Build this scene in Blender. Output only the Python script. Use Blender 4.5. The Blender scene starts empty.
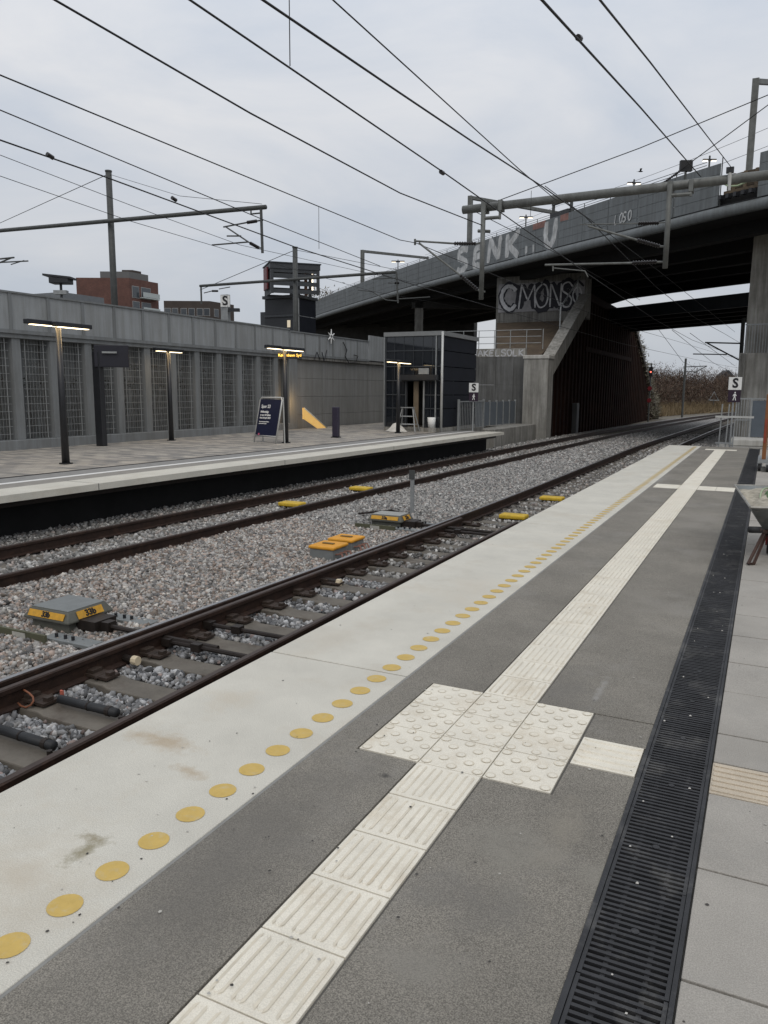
import bpy, math, random
import numpy as np
from mathutils import Vector, Matrix
random.seed(7); RNG = np.random.default_rng(11)
scene = bpy.context.scene
COL = scene.collection
# ------------------------------------------------------------------ camera
F_PX = 770.0; YAW = .4575; PITCH = .1562; ROLL = -.0068; EYE = 1.637
_cy, _sy = math.cos(YAW), math.sin(YAW)
_f = Vector((-_sy*math.cos(PITCH), _cy*math.cos(PITCH), -math.sin(PITCH)))
_r = Vector((_cy, _sy, 0)); _d = _f.cross(_r)
_c, _s = math.cos(ROLL), math.sin(ROLL)
RX = _c*_r + _s*_d; RD = -_s*_r + _c*_d; RF = _f
CAM = Vector((0, 0, EYE))
cam = bpy.data.cameras.new('camera'); camo = bpy.data.objects.new('camera', cam); COL.objects.link(camo)
cam.sensor_fit = 'VERTICAL'; cam.sensor_height = 24; cam.lens = F_PX/1024*24
cam.clip_start = .05; cam.clip_end = 6000
M3 = Matrix((RX, -RD, -RF)).transposed()
camo.matrix_world = Matrix.Translation(CAM) @ M3.to_4x4()
scene.camera = camo
def ray(x, y): return RX*((x-384)/F_PX) + RD*((y-512)/F_PX) + RF
def pz(x, y, z): d = ray(x, y); return CAM + d*((z-EYE)/d.z)
def px(x, y, X): d = ray(x, y); return CAM + d*(X/d.x)
def py(x, y, Y): d = ray(x, y); return CAM + d*(Y/d.y)
# ------------------------------------------------------------------ materials
MATS = {}
def mat(name, col, rough=.75, var=.18, scale=6.0, bump=.15, bscale=80.0, metal=0.0, spec=.35, streak=0.0, speck=0.0, emit=None, estr=0, col2=None, grime=None, spots=()):
    if name in MATS: return MATS[name]
    m = bpy.data.materials.new(name); m.use_nodes = True; MATS[name] = m
    nt = m.node_tree; N = nt.nodes; L = nt.links; b = N['Principled BSDF']
    b.inputs['Roughness'].default_value = rough; b.inputs['Metallic'].default_value = metal
    b.inputs['Specular IOR Level'].default_value = spec
    tc = N.new('ShaderNodeNewGeometry')
    no = N.new('ShaderNodeTexNoise'); no.inputs['Scale'].default_value = scale; no.inputs['Detail'].default_value = 6; no.inputs['Roughness'].default_value = .65
    L.new(tc.outputs['Position'], no.inputs['Vector'])
    rp = N.new('ShaderNodeValToRGB'); L.new(no.outputs['Fac'], rp.inputs['Fac'])
    c2 = col2 or tuple(min(1, c*(1+var)) for c in col)
    c1 = tuple(c*(1-var) for c in col)
    rp.color_ramp.elements[0].position = .3; rp.color_ramp.elements[1].position = .7
    rp.color_ramp.elements[0].color = (*c1, 1); rp.color_ramp.elements[1].color = (*c2, 1)
    cur = rp.outputs['Color']
    if speck:
        n2 = N.new('ShaderNodeTexNoise'); n2.inputs['Scale'].default_value = 230; n2.inputs['Detail'].default_value = 3
        L.new(tc.outputs['Position'], n2.inputs['Vector'])
        r2 = N.new('ShaderNodeValToRGB'); L.new(n2.outputs['Fac'], r2.inputs['Fac'])
        r2.color_ramp.elements[0].position = .36; r2.color_ramp.elements[1].position = .66
        a = 1-speck; r2.color_ramp.elements[0].color = (a, a, a, 1); a = 1+speck; r2.color_ramp.elements[1].color = (a, a, a, 1)
        mx = N.new('ShaderNodeMix'); mx.data_type = 'RGBA'; mx.blend_type = 'MULTIPLY'; mx.inputs['Factor'].default_value = 1
        L.new(cur, mx.inputs['A']); L.new(r2.outputs['Color'], mx.inputs['B']); cur = mx.outputs['Result']
    if streak:
        mp = N.new('ShaderNodeMapping'); mp.inputs['Scale'].default_value = (3.5, 3.5, .25); L.new(tc.outputs['Position'], mp.inputs['Vector'])
        n3 = N.new('ShaderNodeTexNoise'); n3.inputs['Scale'].default_value = 1.6; n3.inputs['Detail'].default_value = 7; n3.inputs['Roughness'].default_value = .7
        L.new(mp.outputs['Vector'], n3.inputs['Vector'])
        r3 = N.new('ShaderNodeValToRGB'); L.new(n3.outputs['Fac'], r3.inputs['Fac'])
        r3.color_ramp.elements[0].position = .38; r3.color_ramp.elements[1].position = .62
        a = 1-streak; r3.color_ramp.elements[0].color = (a, a*.98, a*.95, 1); r3.color_ramp.elements[1].color = (1.08, 1.08, 1.08, 1)
        mx = N.new('ShaderNodeMix'); mx.data_type = 'RGBA'; mx.blend_type = 'MULTIPLY'; mx.inputs['Factor'].default_value = 1
        L.new(cur, mx.inputs['A']); L.new(r3.outputs['Color'], mx.inputs['B']); cur = mx.outputs['Result']
    if grime:
        gcol, gscale, gamt = grime
        n4 = N.new('ShaderNodeTexNoise'); n4.inputs['Scale'].default_value = gscale; n4.inputs['Detail'].default_value = 8; n4.inputs['Roughness'].default_value = .75
        L.new(tc.outputs['Position'], n4.inputs['Vector'])
        r4 = N.new('ShaderNodeMapRange'); r4.inputs['From Min'].default_value = .52; r4.inputs['From Max'].default_value = .72; r4.inputs['To Max'].default_value = gamt
        L.new(n4.outputs['Fac'], r4.inputs['Value'])
        mx = N.new('ShaderNodeMix'); mx.data_type = 'RGBA'
        L.new(r4.outputs['Result'], mx.inputs['Factor']); L.new(cur, mx.inputs['A']); mx.inputs['B'].default_value = (*gcol, 1); cur = mx.outputs['Result']
    for (sx, sy, srx, sry, scol, samt, nsc) in spots:   # stains at fixed places, ragged by noise
        mp = N.new('ShaderNodeMapping'); mp.vector_type = 'POINT'; mp.inputs['Location'].default_value = (-sx/srx, -sy/sry, 0); mp.inputs['Scale'].default_value = (1/srx, 1/sry, 0)
        L.new(tc.outputs['Position'], mp.inputs['Vector'])
        ln = N.new('ShaderNodeVectorMath'); ln.operation = 'LENGTH'; L.new(mp.outputs['Vector'], ln.inputs[0])
        n5 = N.new('ShaderNodeTexNoise'); n5.inputs['Scale'].default_value = nsc; n5.inputs['Detail'].default_value = 7; n5.inputs['Roughness'].default_value = .7; L.new(tc.outputs['Position'], n5.inputs['Vector'])
        ma = N.new('ShaderNodeMath'); ma.operation = 'MULTIPLY_ADD'; L.new(n5.outputs['Fac'], ma.inputs[0]); ma.inputs[1].default_value = -2.4; ma.inputs[2].default_value = 1.55
        md = N.new('ShaderNodeMath'); md.operation = 'ADD'; L.new(ln.outputs['Value'], md.inputs[0]); L.new(ma.outputs[0], md.inputs[1])
        r5 = N.new('ShaderNodeMapRange'); r5.inputs['From Min'].default_value = 1.25; r5.inputs['From Max'].default_value = .45; r5.inputs['To Max'].default_value = samt; L.new(md.outputs[0], r5.inputs['Value'])
        mx = N.new('ShaderNodeMix'); mx.data_type = 'RGBA'; L.new(r5.outputs['Result'], mx.inputs['Factor']); L.new(cur, mx.inputs['A']); mx.inputs['B'].default_value = (*scol, 1); cur = mx.outputs['Result']
    L.new(cur, b.inputs['Base Color'])
    if bump:
        nb = N.new('ShaderNodeTexNoise'); nb.inputs['Scale'].default_value = bscale; nb.inputs['Detail'].default_value = 4
        L.new(tc.outputs['Position'], nb.inputs['Vector'])
        bp = N.new('ShaderNodeBump'); bp.inputs['Strength'].default_value = bump; bp.inputs['Distance'].default_value = .01
        L.new(nb.outputs['Fac'], bp.inputs['Height']); L.new(bp.outputs['Normal'], b.inputs['Normal'])
    if emit:
        b.inputs['Emission Color'].default_value = (*emit, 1); b.inputs['Emission Strength'].default_value = estr
    return m
def tintmat(name, rough=.85, gain=1.0):
    m = bpy.data.materials.new(name); m.use_nodes = True; MATS[name] = m
    nt = m.node_tree; N = nt.nodes; L = nt.links; b = N['Principled BSDF']; b.inputs['Roughness'].default_value = rough
    b.inputs['Specular IOR Level'].default_value = .25
    at = N.new('ShaderNodeAttribute'); at.attribute_name = 'tint'
    ge = N.new('ShaderNodeNewGeometry'); no = N.new('ShaderNodeTexNoise'); no.inputs['Scale'].default_value = 90; no.inputs['Detail'].default_value = 3
    L.new(ge.outputs['Position'], no.inputs['Vector'])
    mr = N.new('ShaderNodeMapRange'); mr.inputs['To Min'].default_value = .7*gain; mr.inputs['To Max'].default_value = 1.3*gain; L.new(no.outputs['Fac'], mr.inputs['Value'])
    vm = N.new('ShaderNodeVectorMath'); vm.operation = 'SCALE'; L.new(at.outputs['Color'], vm.inputs[0]); L.new(mr.outputs['Result'], vm.inputs['Scale'])
    L.new(vm.outputs['Vector'], b.inputs['Base Color'])
    return m
SLAB_SPOTS = [(*pz(165,742,0).xy, .26, .10, (.36,.26,.15), .6, 9), (*pz(192,772,0).xy, .12, .06, (.36,.26,.15), .55, 12), (*pz(85,850,0).xy, .05, .13, (.20,.17,.09), .75, 26), (*pz(93,838,0).xy, .10, .035, (.22,.18,.10), .7, 30),
  (*pz(20,875,0).xy, .16, .12, (.46,.40,.31), .5, 7), (*pz(330,640,0).xy, .3, .5, (.47,.42,.34), .4, 5), (*pz(470,590,0).xy, .3, .7, (.48,.43,.35), .4, 4), (*pz(230,700,0).xy, .22, .2, (.47,.40,.30), .4, 8)]
ASPH_SPOTS = [(*pz(240,850,0).xy, .35, 1.1, (.15,.14,.125), .55, 3), (*pz(560,690,0).xy, .35, .5, (.15,.142,.13), .4, 5), (*pz(640,600,0).xy, .30, .8, (.24,.222,.19), .5, 4), (*pz(560,830,0).xy, .10, .35, (.27,.245,.20), .55, 7), (*pz(470,900,0).xy, .25, .2, (.145,.137,.125), .5, 6), (*pz(255,778,0).xy, .13, .07, (.34,.33,.31), .55, 14), (*pz(300,745,0).xy, .12, .10, (.32,.31,.29), .4, 12), (*pz(620,500,0).xy, .22, .9, (.36,.35,.33), .6, 4), (*pz(655,478,0).xy, .30, 1.3, (.33,.32,.30), .55, 3), (*pz(700,520,0).xy, .35, 1.2, (.27,.25,.22), .5, 3),
  (*pz(600,690,0).xy, .03, .30, (.32,.31,.29), .6, 20), (*pz(505,850,0).xy, .2, .3, (.25,.235,.20), .6, 6), (*pz(420,960,0).xy, .2, .16, (.24,.225,.195), .6, 8), (*pz(385,775,0).xy, .03, .03, (.05,.048,.045), .8, 40), (*pz(600,880,0).xy, .1, .2, (.25,.235,.2), .6, 9)]
WHITE_SLAB = mat('pale terrazzo', (.555, .53, .462), .8, .09, 2, .25, 160, speck=.15, grime=((.44, .37, .27), 1.1, .45), spots=SLAB_SPOTS)
ASPHALT = mat('dark grey concrete', (.208, .191, .162), .85, .20, 1.2, .6, 190, speck=.42, grime=((.29, .275, .25), 1.1, .5), spots=ASPH_SPOTS)
TACT = mat('cream tactile tile', (.71, .665, .565), .75, .08, 5, .2, 120, speck=.09, grime=((.47, .38, .26), 3.3, .62))
GRIMY = mat('ingrained dirt', (.615, .56, .455), .85, .16, 7, 0, grime=((.47, .38, .26), 4, .6))
JOINT = mat('joint filler', (.12, .115, .105), .9, .1)
PAVER = mat('grey paver', (.335, .312, .277), .8, .14, 1.5, .35, 150, speck=.16, grime=((.27, .26, .24), 2.2, .4))
YELLOW = mat('yellow marking paint', (.54, .375, .105), .6, .08, 20, .15, 150, grime=((.50, .44, .30), 16, .65))
IRON = mat('black cast iron', (.028, .028, .030), .5, .35, 5, .2, 90, metal=.2, spec=.45, grime=((.17, .163, .15), 3.6, .6))
VOIDM = mat('black void', (.006, .006, .006), .9, 0, bump=0)
CONC = mat('board marked concrete', (.30, .29, .265), .85, .2, 1.3, .3, 40, streak=.4)
CONCD = mat('weathered dark concrete', (.20, .195, .18), .85, .2, 1.2, .3, 40, streak=.45)
CONCL = mat('clean pale concrete', (.44, .43, .40), .85, .1, 2, .2, 60, streak=.18)
SLEEP = mat('sleeper concrete', (.135, .120, .100), .85, .22, 4, .3, 60, grime=((.06, .04, .03), 3, .6))
RUST = mat('rusty rail steel', (.032, .018, .013), .62, .35, 7, .3, 70, metal=.25, grime=((.085, .045, .028), 5, .6))
POLISH = mat('polished rail head', (.32, .32, .33), .32, .15, 9, .05, 90, metal=.8)
DARKRUST = mat('greasy dark iron', (.025, .019, .016), .55, .3, 9, .3, 60, metal=.3)
RIB = mat('blue grey rib concrete', (.178, .188, .193), .8, .10, 1.1, .15, 60, streak=.14)
PARA = mat('grey perforated parapet', (.265, .278, .285), .7, .08, 1.2, .1, 120, streak=.15, speck=.12)
RECESS = mat('recessed wall', (.155, .163, .165), .9, .2, 3, .3, 40, streak=.3)
WIRE = mat('galvanised wire', (.30, .31, .31), .5, .1, metal=.4)
GALV = mat('galvanised steel', (.30, .31, .31), .5, .15, 8, .08, 60, metal=.35)
MASTM = mat('weathered mast steel', (.075, .078, .076), .6, .2, 5, .1, 60, metal=.2)
TUBE = mat('grey green tube steel', (.15, .155, .148), .55, .22, 4, .1, 60, metal=.25, streak=.2)
CABLE = mat('dark bronze cable', (.022, .022, .023), .6, .1, bump=0)
BLACKP = mat('black lacquer', (.016, .017, .020), .4, .2, 6, .05, 50, spec=.5)
INSUL = mat('black insulator', (.015, .012, .012), .35, .2, bump=0, spec=.5)
SMOOTHW = mat('smooth grey cladding', (.205, .205, .198), .75, .07, 1.2, .1, 60, streak=.12)
TILEW = mat('dark fibre cement', (.125, .125, .122), .8, .18, 1.4, .15, 60, streak=.3)
FASCIA = mat('blue grey bridge metal', (.142, .155, .160), .55, .10, 1.0, .05, 60, spec=.4, streak=.22, metal=.15)
ROLLM = mat('lighter bridge edge metal', (.145, .158, .162), .5, .12, 1.0, .05, 60, spec=.4, streak=.2, metal=.15)
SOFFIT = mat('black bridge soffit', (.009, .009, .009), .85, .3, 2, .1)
GIRDER = mat('dark slate girder', (.035, .042, .048), .6, .2, 2, .1)
SHEET = mat('rusty sheet pile', (.022, .0105, .0075), .9, .4, 1.5, .2, 30, streak=.5, spec=.08)
EARTH = mat('brown earth', (.085, .062, .042), .95, .4, .8, .5, 12, grime=((.14, .11, .06), 2, .6))
GROUND = mat('brown grey ground', (.13, .115, .09), .95, .3, .3, .4, 8)
GLASSD = mat('dark glazing', (.010, .012, .016), .04, .3, 1.5, 0, spec=.8)
PANELD = mat('dark navy panel', (.011, .013, .019), .6, .2, 2, .05, spec=.2)
SLATE = mat('slate louvre', (.042, .046, .051), .5, .15, 3, .05)
ALU = mat('bright aluminium', (.50, .50, .48), .4, .06, metal=.3)
WHITEP = mat('white sign face', (.72, .72, .70), .5, .04, bump=0)
BLACKT = mat('black lettering', (.012, .012, .014), .6, 0, bump=0)
MAROON = mat('dark purple sign face', (.025, .012, .026), .5, .1, bump=0)
NAVY = mat('navy poster', (.012, .015, .040), .45, .1, bump=0)
OFFW = mat('chalk white paint', (.33, .34, .345), .7, .1, 2.2, bump=0, col2=(.66, .67, .67), streak=.2)
HALO = mat('thin overspray', (.165, .178, .184), .7, .2, 3, bump=0)
GRAFW = mat('pale graffiti paint', (.46, .46, .47), .7, .3, 4, bump=0)
GRAFB = mat('black graffiti paint', (.010, .010, .016), .6, .2, bump=0)
PINKP = mat('rusty pink paint', (.24, .13, .11), .8, .4, 2, bump=0)
LAMP = mat('warm lamp diffuser', (.9, .75, .5), .5, 0, bump=0, emit=(1, .80, .50), estr=5)
LAMPW = mat('white lamp glow', (.9, .85, .75), .5, 0, bump=0, emit=(1, .86, .66), estr=2.2)
AMBER = mat('amber led text', (.9, .5, .1), .5, 0, bump=0, emit=(1, .60, .10), estr=1.6)
REDL = mat('red signal lens', (.9, .2, .15), .5, 0, bump=0, emit=(1, .16, .10), estr=2.5)
ORANGE = mat('orange yellow cover', (.66, .30, .025), .6, .12, 12, .1, grime=((.35, .2, .05), 9, .5))
YELBAL = mat('yellow balise', (.56, .37, .03), .6, .2, 10, .1, grime=((.25, .18, .06), 9, .6))
MACH = mat('olive grey machine paint', (.105, .105, .088), .6, .15, 6, .15, 60, grime=((.065, .06, .045), 5, .6))
MACHT = mat('grey machine lid', (.17, .18, .178), .6, .12, 8, .15, 90)
OLIVE = mat('olive green plate', (.085, .085, .052), .7, .2, 6, .1)
RUBBER = mat('black rubber', (.018, .018, .019), .6, .2, bump=.05)
COPPER = mat('orange cable sheath', (.22, .085, .045), .6, .2, bump=0)
BRICK = None
GREENH = mat('green hose', (.055, .12, .035), .5, .2, bump=0)
HOSEW = mat('pale green hose', (.33, .40, .25), .5, .2, bump=0)
BARROW = mat('scuffed grey barrow tray', (.17, .18, .175), .5, .3, 7, .1, metal=.4, grime=((.36, .34, .30), 6, .6))
RUBBLE = mat('dusty rubble', (.34, .31, .25), .9, .4, 12, .8, 30)
BARRED = mat('rust brown frame paint', (.055, .028, .02), .6, .3, 9, .1)
ORFRAME = mat('orange lacquer', (.21, .085, .03), .5, .15, bump=0)
BLUEP = mat('blue grey gate sheet', (.095, .112, .132), .55, .1, 3, .05)
FENCEP = mat('slate blue fence panel', (.105, .122, .14), .6, .08, 2, .05)
TIMBER = mat('weathered timber', (.085, .066, .047), .85, .3, 4, .3, 30, streak=.4)
SANDW = mat('white sand', (.55, .53, .49), .95, .15, 6, .5, 40)
GOLD = mat('glowing brass sheet', (.78, .50, .18), .35, .1, emit=(1, .58, .16), estr=.35)  # weak emission stands in for the orange light falling on the balustrade
DBROWN = mat('dark brown cladding', (.060, .048, .042), .8, .15, .5, .1)
PANE = mat('pale window glass', (.06, .07, .08), .15, .2, .4, 0, spec=.6)
WINFR = mat('grey window frame', (.30, .30, .30), .6, .1)
CREAM = mat('cream pipe end', (.62, .52, .36), .5, .1)
REDM = mat('dark red disc', (.16, .015, .02), .5, .1, bump=0)
BIRDM = mat('dark plumage', (.02, .02, .022), .8, .1, bump=0)

def brickmat(name, c1, c2, sc):
    m = bpy.data.materials.new(name); m.use_nodes = True; MATS[name] = m
    nt = m.node_tree; N = nt.nodes; L = nt.links; b = N['Principled BSDF']; b.inputs['Roughness'].default_value = .85
    ge = N.new('ShaderNodeNewGeometry'); sp = N.new('ShaderNodeSeparateXYZ'); L.new(ge.outputs['Position'], sp.inputs[0])
    ad = N.new('ShaderNodeMath'); L.new(sp.outputs['X'], ad.inputs[0]); L.new(sp.outputs['Y'], ad.inputs[1])
    cb = N.new('ShaderNodeCombineXYZ'); L.new(ad.outputs[0], cb.inputs['X']); L.new(sp.outputs['Z'], cb.inputs['Y'])
    br = N.new('ShaderNodeTexBrick'); br.inputs['Scale'].default_value = sc; L.new(cb.outputs[0], br.inputs['Vector'])
    br.inputs['Color1'].default_value = (*c1, 1); br.inputs['Color2'].default_value = (*c2, 1); br.inputs['Mortar'].default_value = (c1[0]*.9, c1[1]*1.05, c1[2]*1.1, 1)
    no = N.new('ShaderNodeTexNoise'); no.inputs['Scale'].default_value = .6; no.inputs['Detail'].default_value = 6; L.new(ge.outputs['Position'], no.inputs['Vector'])
    mr = N.new('ShaderNodeMapRange'); mr.inputs['To Min'].default_value = .6; mr.inputs['To Max'].default_value = 1.4; L.new(no.outputs['Fac'], mr.inputs['Value'])
    vm = N.new('ShaderNodeVectorMath'); vm.operation = 'SCALE'; L.new(br.outputs['Color'], vm.inputs[0]); L.new(mr.outputs['Result'], vm.inputs['Scale'])
    L.new(vm.outputs['Vector'], b.inputs['Base Color']); return m
BRICK = brickmat('red brown brick', (.125, .058, .045), (.095, .045, .036), 1.2)
def setts():
    m = bpy.data.materials.new('mixed brick setts'); m.use_nodes = True
    nt = m.node_tree; N = nt.nodes; L = nt.links; b = N['Principled BSDF']; b.inputs['Roughness'].default_value = .85
    ge = N.new('ShaderNodeNewGeometry')
    br = N.new('ShaderNodeTexBrick'); br.inputs['Scale'].default_value = 1.0; L.new(ge.outputs['Position'], br.inputs['Vector'])
    br.inputs['Brick Width'].default_value = .42; br.inputs['Row Height'].default_value = .21; br.inputs['Mortar Size'].default_value = .006; br.inputs['Bias'].default_value = -.1
    br.inputs['Color1'].default_value = (.37, .335, .285, 1); br.inputs['Color2'].default_value = (.15, .145, .14, 1); br.inputs['Mortar'].default_value = (.10, .095, .09, 1)
    no = N.new('ShaderNodeTexNoise'); no.inputs['Scale'].default_value = 2.3; no.inputs['Detail'].default_value = 5; L.new(ge.outputs['Position'], no.inputs['Vector'])
    mr = N.new('ShaderNodeMapRange'); mr.inputs['To Min'].default_value = .65; mr.inputs['To Max'].default_value = 1.35; L.new(no.outputs['Fac'], mr.inputs['Value'])
    vm = N.new('ShaderNodeVectorMath'); vm.operation = 'SCALE'; L.new(br.outputs['Color'], vm.inputs[0]); L.new(mr.outputs['Result'], vm.inputs['Scale'])
    L.new(vm.outputs['Vector'], b.inputs['Base Color']); return m
SETTS = setts()
def ballastmat():
    m = bpy.data.materials.new('ballast bed'); m.use_nodes = True
    nt = m.node_tree; N = nt.nodes; L = nt.links; b = N['Principled BSDF']; b.inputs['Roughness'].default_value = .9
    ge = N.new('ShaderNodeNewGeometry'); vo = N.new('ShaderNodeTexVoronoi'); vo.inputs['Scale'].default_value = 19; L.new(ge.outputs['Position'], vo.inputs['Vector'])
    sp = N.new('ShaderNodeSeparateColor'); L.new(vo.outputs['Color'], sp.inputs[0])
    rp = N.new('ShaderNodeValToRGB'); L.new(sp.outputs[0], rp.inputs['Fac'])
    rp.color_ramp.elements[0].color = (.10, .098, .095, 1); rp.color_ramp.elements[1].color = (.40, .385, .365, 1)
    e = rp.color_ramp.elements.new(.5); e.color = (.23, .215, .20, 1)
    L.new(rp.outputs['Color'], b.inputs['Base Color'])
    bp = N.new('ShaderNodeBump'); bp.inputs['Strength'].default_value = 1; bp.inputs['Distance'].default_value = .05; bp.invert = True
    L.new(vo.outputs['Distance'], bp.inputs['Height']); L.new(bp.outputs['Normal'], b.inputs['Normal']); return m
BALLAST = ballastmat()
STONE = tintmat('crushed stone'); LEAFT = tintmat('twig and leaf')
# ------------------------------------------------------------------ mesh helpers
def V(*a): return Vector(a)
class MB:
    def __init__(s): s.v = []; s.f = []
    def add(s, vs, fs):
        n = len(s.v); s.v += [tuple(p) for p in vs]; s.f += [tuple(i+n for i in f) for f in fs]; return s
    def box(s, x0, x1, y0, y1, z0, z1):
        return s.add([(x0,y0,z0),(x1,y0,z0),(x1,y1,z0),(x0,y1,z0),(x0,y0,z1),(x1,y0,z1),(x1,y1,z1),(x0,y1,z1)],
                     [(0,3,2,1),(4,5,6,7),(0,1,5,4),(1,2,6,5),(2,3,7,6),(3,0,4,7)])
    def obox(s, c, ex, ey, ez, hx, hy, hz):     # oriented box, half sizes
        c = Vector(c); P = []
        for k in (-1, 1):
            for a, b in ((-1,-1),(1,-1),(1,1),(-1,1)): P.append(c + Vector(ex)*hx*a + Vector(ey)*hy*b + Vector(ez)*hz*k)
        return s.add(P, [(0,3,2,1),(4,5,6,7),(0,1,5,4),(1,2,6,5),(2,3,7,6),(3,0,4,7)])
    def tube(s, p0, p1, r, n=8, r1=None, cap=True):
        return s.path([p0, p1], [r, r if r1 is None else r1], n, cap)
    def path(s, pts, r, n=8, cap=True):
        pts = [Vector(p) for p in pts]; R = r if isinstance(r, (list, tuple)) else [r]*len(pts)
        vs = []; fs = []; up = None
        for i, p in enumerate(pts):
            t = (pts[min(i+1, len(pts)-1)] - pts[max(i-1, 0)]).normalized()
            if up is None: up = V(0,0,1) if abs(t.z) < .9 else V(1,0,0)
            a = t.cross(up)
            if a.length < 1e-5: a = t.cross(V(0,1,0))
            a.normalize(); b = a.cross(t).normalized(); up = b
            for k in range(n):
                q = 2*math.pi*k/n; vs.append(p + (a*math.cos(q) + b*math.sin(q))*R[i])
        for i in range(len(pts)-1):
            for k in range(n):
                k2 = (k+1) % n; fs.append((i*n+k, i*n+k2, (i+1)*n+k2, (i+1)*n+k))
        if cap: fs.append(tuple(range(n-1,-1,-1))); m = (len(pts)-1)*n; fs.append(tuple(m+k for k in range(n)))
        return s.add(vs, fs)
    def sweep(s, pts, prof, side, close=True):  # profile (u,w): u along side vectors, w up
        vs = []; n = len(prof)
        for p, sd in zip(pts, side):
            for u, w in prof: vs.append(Vector(p) + Vector(sd)*u + V(0,0,w))
        fs = []
        for i in range(len(pts)-1):
            for k in range(n if close else n-1):
                k2 = (k+1) % n; fs.append((i*n+k, (i+1)*n+k, (i+1)*n+k2, i*n+k2))
        if close: fs.append(tuple(range(n))); m = (len(pts)-1)*n; fs.append(tuple(m+k for k in range(n-1,-1,-1)))
        return s.add(vs, fs)
    def prism(s, poly, off):                    # planar polygon (3d points) extruded by off
        n = len(poly); a = [Vector(p) for p in poly]; b = [p + Vector(off) for p in a]
        return s.add(a+b, [tuple(range(n-1,-1,-1)), tuple(n+i for i in range(n))] + [(i,(i+1)%n,n+(i+1)%n,n+i) for i in range(n)])
    def quad(s, *p): return s.add(p, [tuple(range(len(p)))])
    def cone(s, c, r0, r1, h, n=12):
        return s.path([c, Vector(c)+V(0,0,h)], [r0, r1], n)
    def build(s, name, m, parent=None, smooth=False, bevel=0, world=True):
        me = bpy.data.meshes.new(name)
        o0 = ORG.get(parent, V(0,0,0)) if (parent and world) else V(0,0,0)
        me.from_pydata([(p[0]-o0.x, p[1]-o0.y, p[2]-o0.z) for p in s.v], [], s.f); me.materials.append(m)
        import bmesh
        bm = bmesh.new(); bm.from_mesh(me); bmesh.ops.recalc_face_normals(bm, faces=bm.faces); bm.to_mesh(me); bm.free()
        if smooth: me.polygons.foreach_set('use_smooth', [True]*len(me.polygons))
        o = bpy.data.objects.new(name, me); COL.objects.link(o)
        if parent: o.parent = parent
        ORG[o] = o0.copy()
        if bevel:
            b = o.modifiers.new('bevel', 'BEVEL'); b.width = bevel; b.segments = 2; b.limit_method = 'ANGLE'
        return o
ORG = {}
def tag(o, label, cat, group=None, kind=None):
    if label: o['label'] = label
    if cat: o['category'] = cat
    if group: o['group'] = group
    if kind: o['kind'] = kind
    return o
def thing(name, label, cat, loc=(0,0,0), group=None):
    o = bpy.data.objects.new(name, None); COL.objects.link(o); o.location = loc; o.empty_display_size = .2
    ORG[o] = Vector(loc); return tag(o, label, cat, group)
def struct(o): o['kind'] = 'structure'; return o
def dup(root, loc, label=None, group=None):
    r = root.copy(); COL.objects.link(r); r.location = loc
    if label: r['label'] = label
    if group: r['group'] = group
    for ch in list(root.children):
        c = ch.copy(); COL.objects.link(c); c.parent = r
        for g in list(ch.children): d = g.copy(); COL.objects.link(d); d.parent = c
    return r
def text(name, body, size, org, xd, yd, m, parent=None, offset=0, extrude=.004, align='CENTER', shear=0, spacing=1):
    cu = bpy.data.curves.new(name, 'FONT'); cu.body = body; cu.size = size; cu.align_x = align; cu.align_y = 'CENTER'
    cu.offset = offset; cu.extrude = extrude; cu.shear = shear; cu.space_character = spacing; cu.materials.append(m); cu.resolution_u = 3
    tmp = bpy.data.objects.new('lettering_curve', cu); COL.objects.link(tmp)
    dg = bpy.context.evaluated_depsgraph_get(); me = bpy.data.meshes.new_from_object(tmp.evaluated_get(dg)); bpy.data.objects.remove(tmp); bpy.data.curves.remove(cu)
    me.materials.clear(); me.materials.append(m)
    o = bpy.data.objects.new(name, me); COL.objects.link(o)
    x = Vector(xd).normalized(); z = x.cross(Vector(yd)).normalized(); y = z.cross(x)
    p = Vector(org) - (ORG.get(parent, V(0,0,0)) if parent else V(0,0,0))
    o.matrix_local = Matrix.Translation(p) @ Matrix((x, y, z)).transposed().to_4x4()
    if parent: o.parent = parent
    return o
def npmesh(name, verts, faces, m, tint=None, kind=None, label=None, cat=None):
    me = bpy.data.meshes.new(name); nv = len(verts); nf = len(faces); k = faces.shape[1]
    me.vertices.add(nv); me.vertices.foreach_set('co', verts.astype(np.float32).ravel())
    me.loops.add(nf*k); me.loops.foreach_set('vertex_index', faces.astype(np.int32).ravel())
    me.polygons.add(nf); me.polygons.foreach_set('loop_start', np.arange(0, nf*k, k, dtype=np.int32))
    me.update(calc_edges=True); me.materials.append(m)
    if tint is not None:
        a = me.color_attributes.new('tint', 'FLOAT_COLOR', 'POINT'); a.data.foreach_set('color', np.c_[tint, np.ones(nv)].astype(np.float32).ravel())
    o = bpy.data.objects.new(name, me); COL.objects.link(o); tag(o, label, cat, None, kind); return o
def lerp(tab, y): return float(np.interp(y, [t[0] for t in tab], [t[1] for t in tab]))
def sm(tab):                                     # smoothed lookup
    ys = np.linspace(-12, 150, 325); v = np.interp(ys, [t[0] for t in tab], [t[1] for t in tab])
    k = np.ones(15)/15; vp = np.pad(v, 7, mode='reflect', reflect_type='odd'); v = np.convolve(vp, k, 'valid')
    return lambda y: float(np.interp(y, ys, v))
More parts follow.
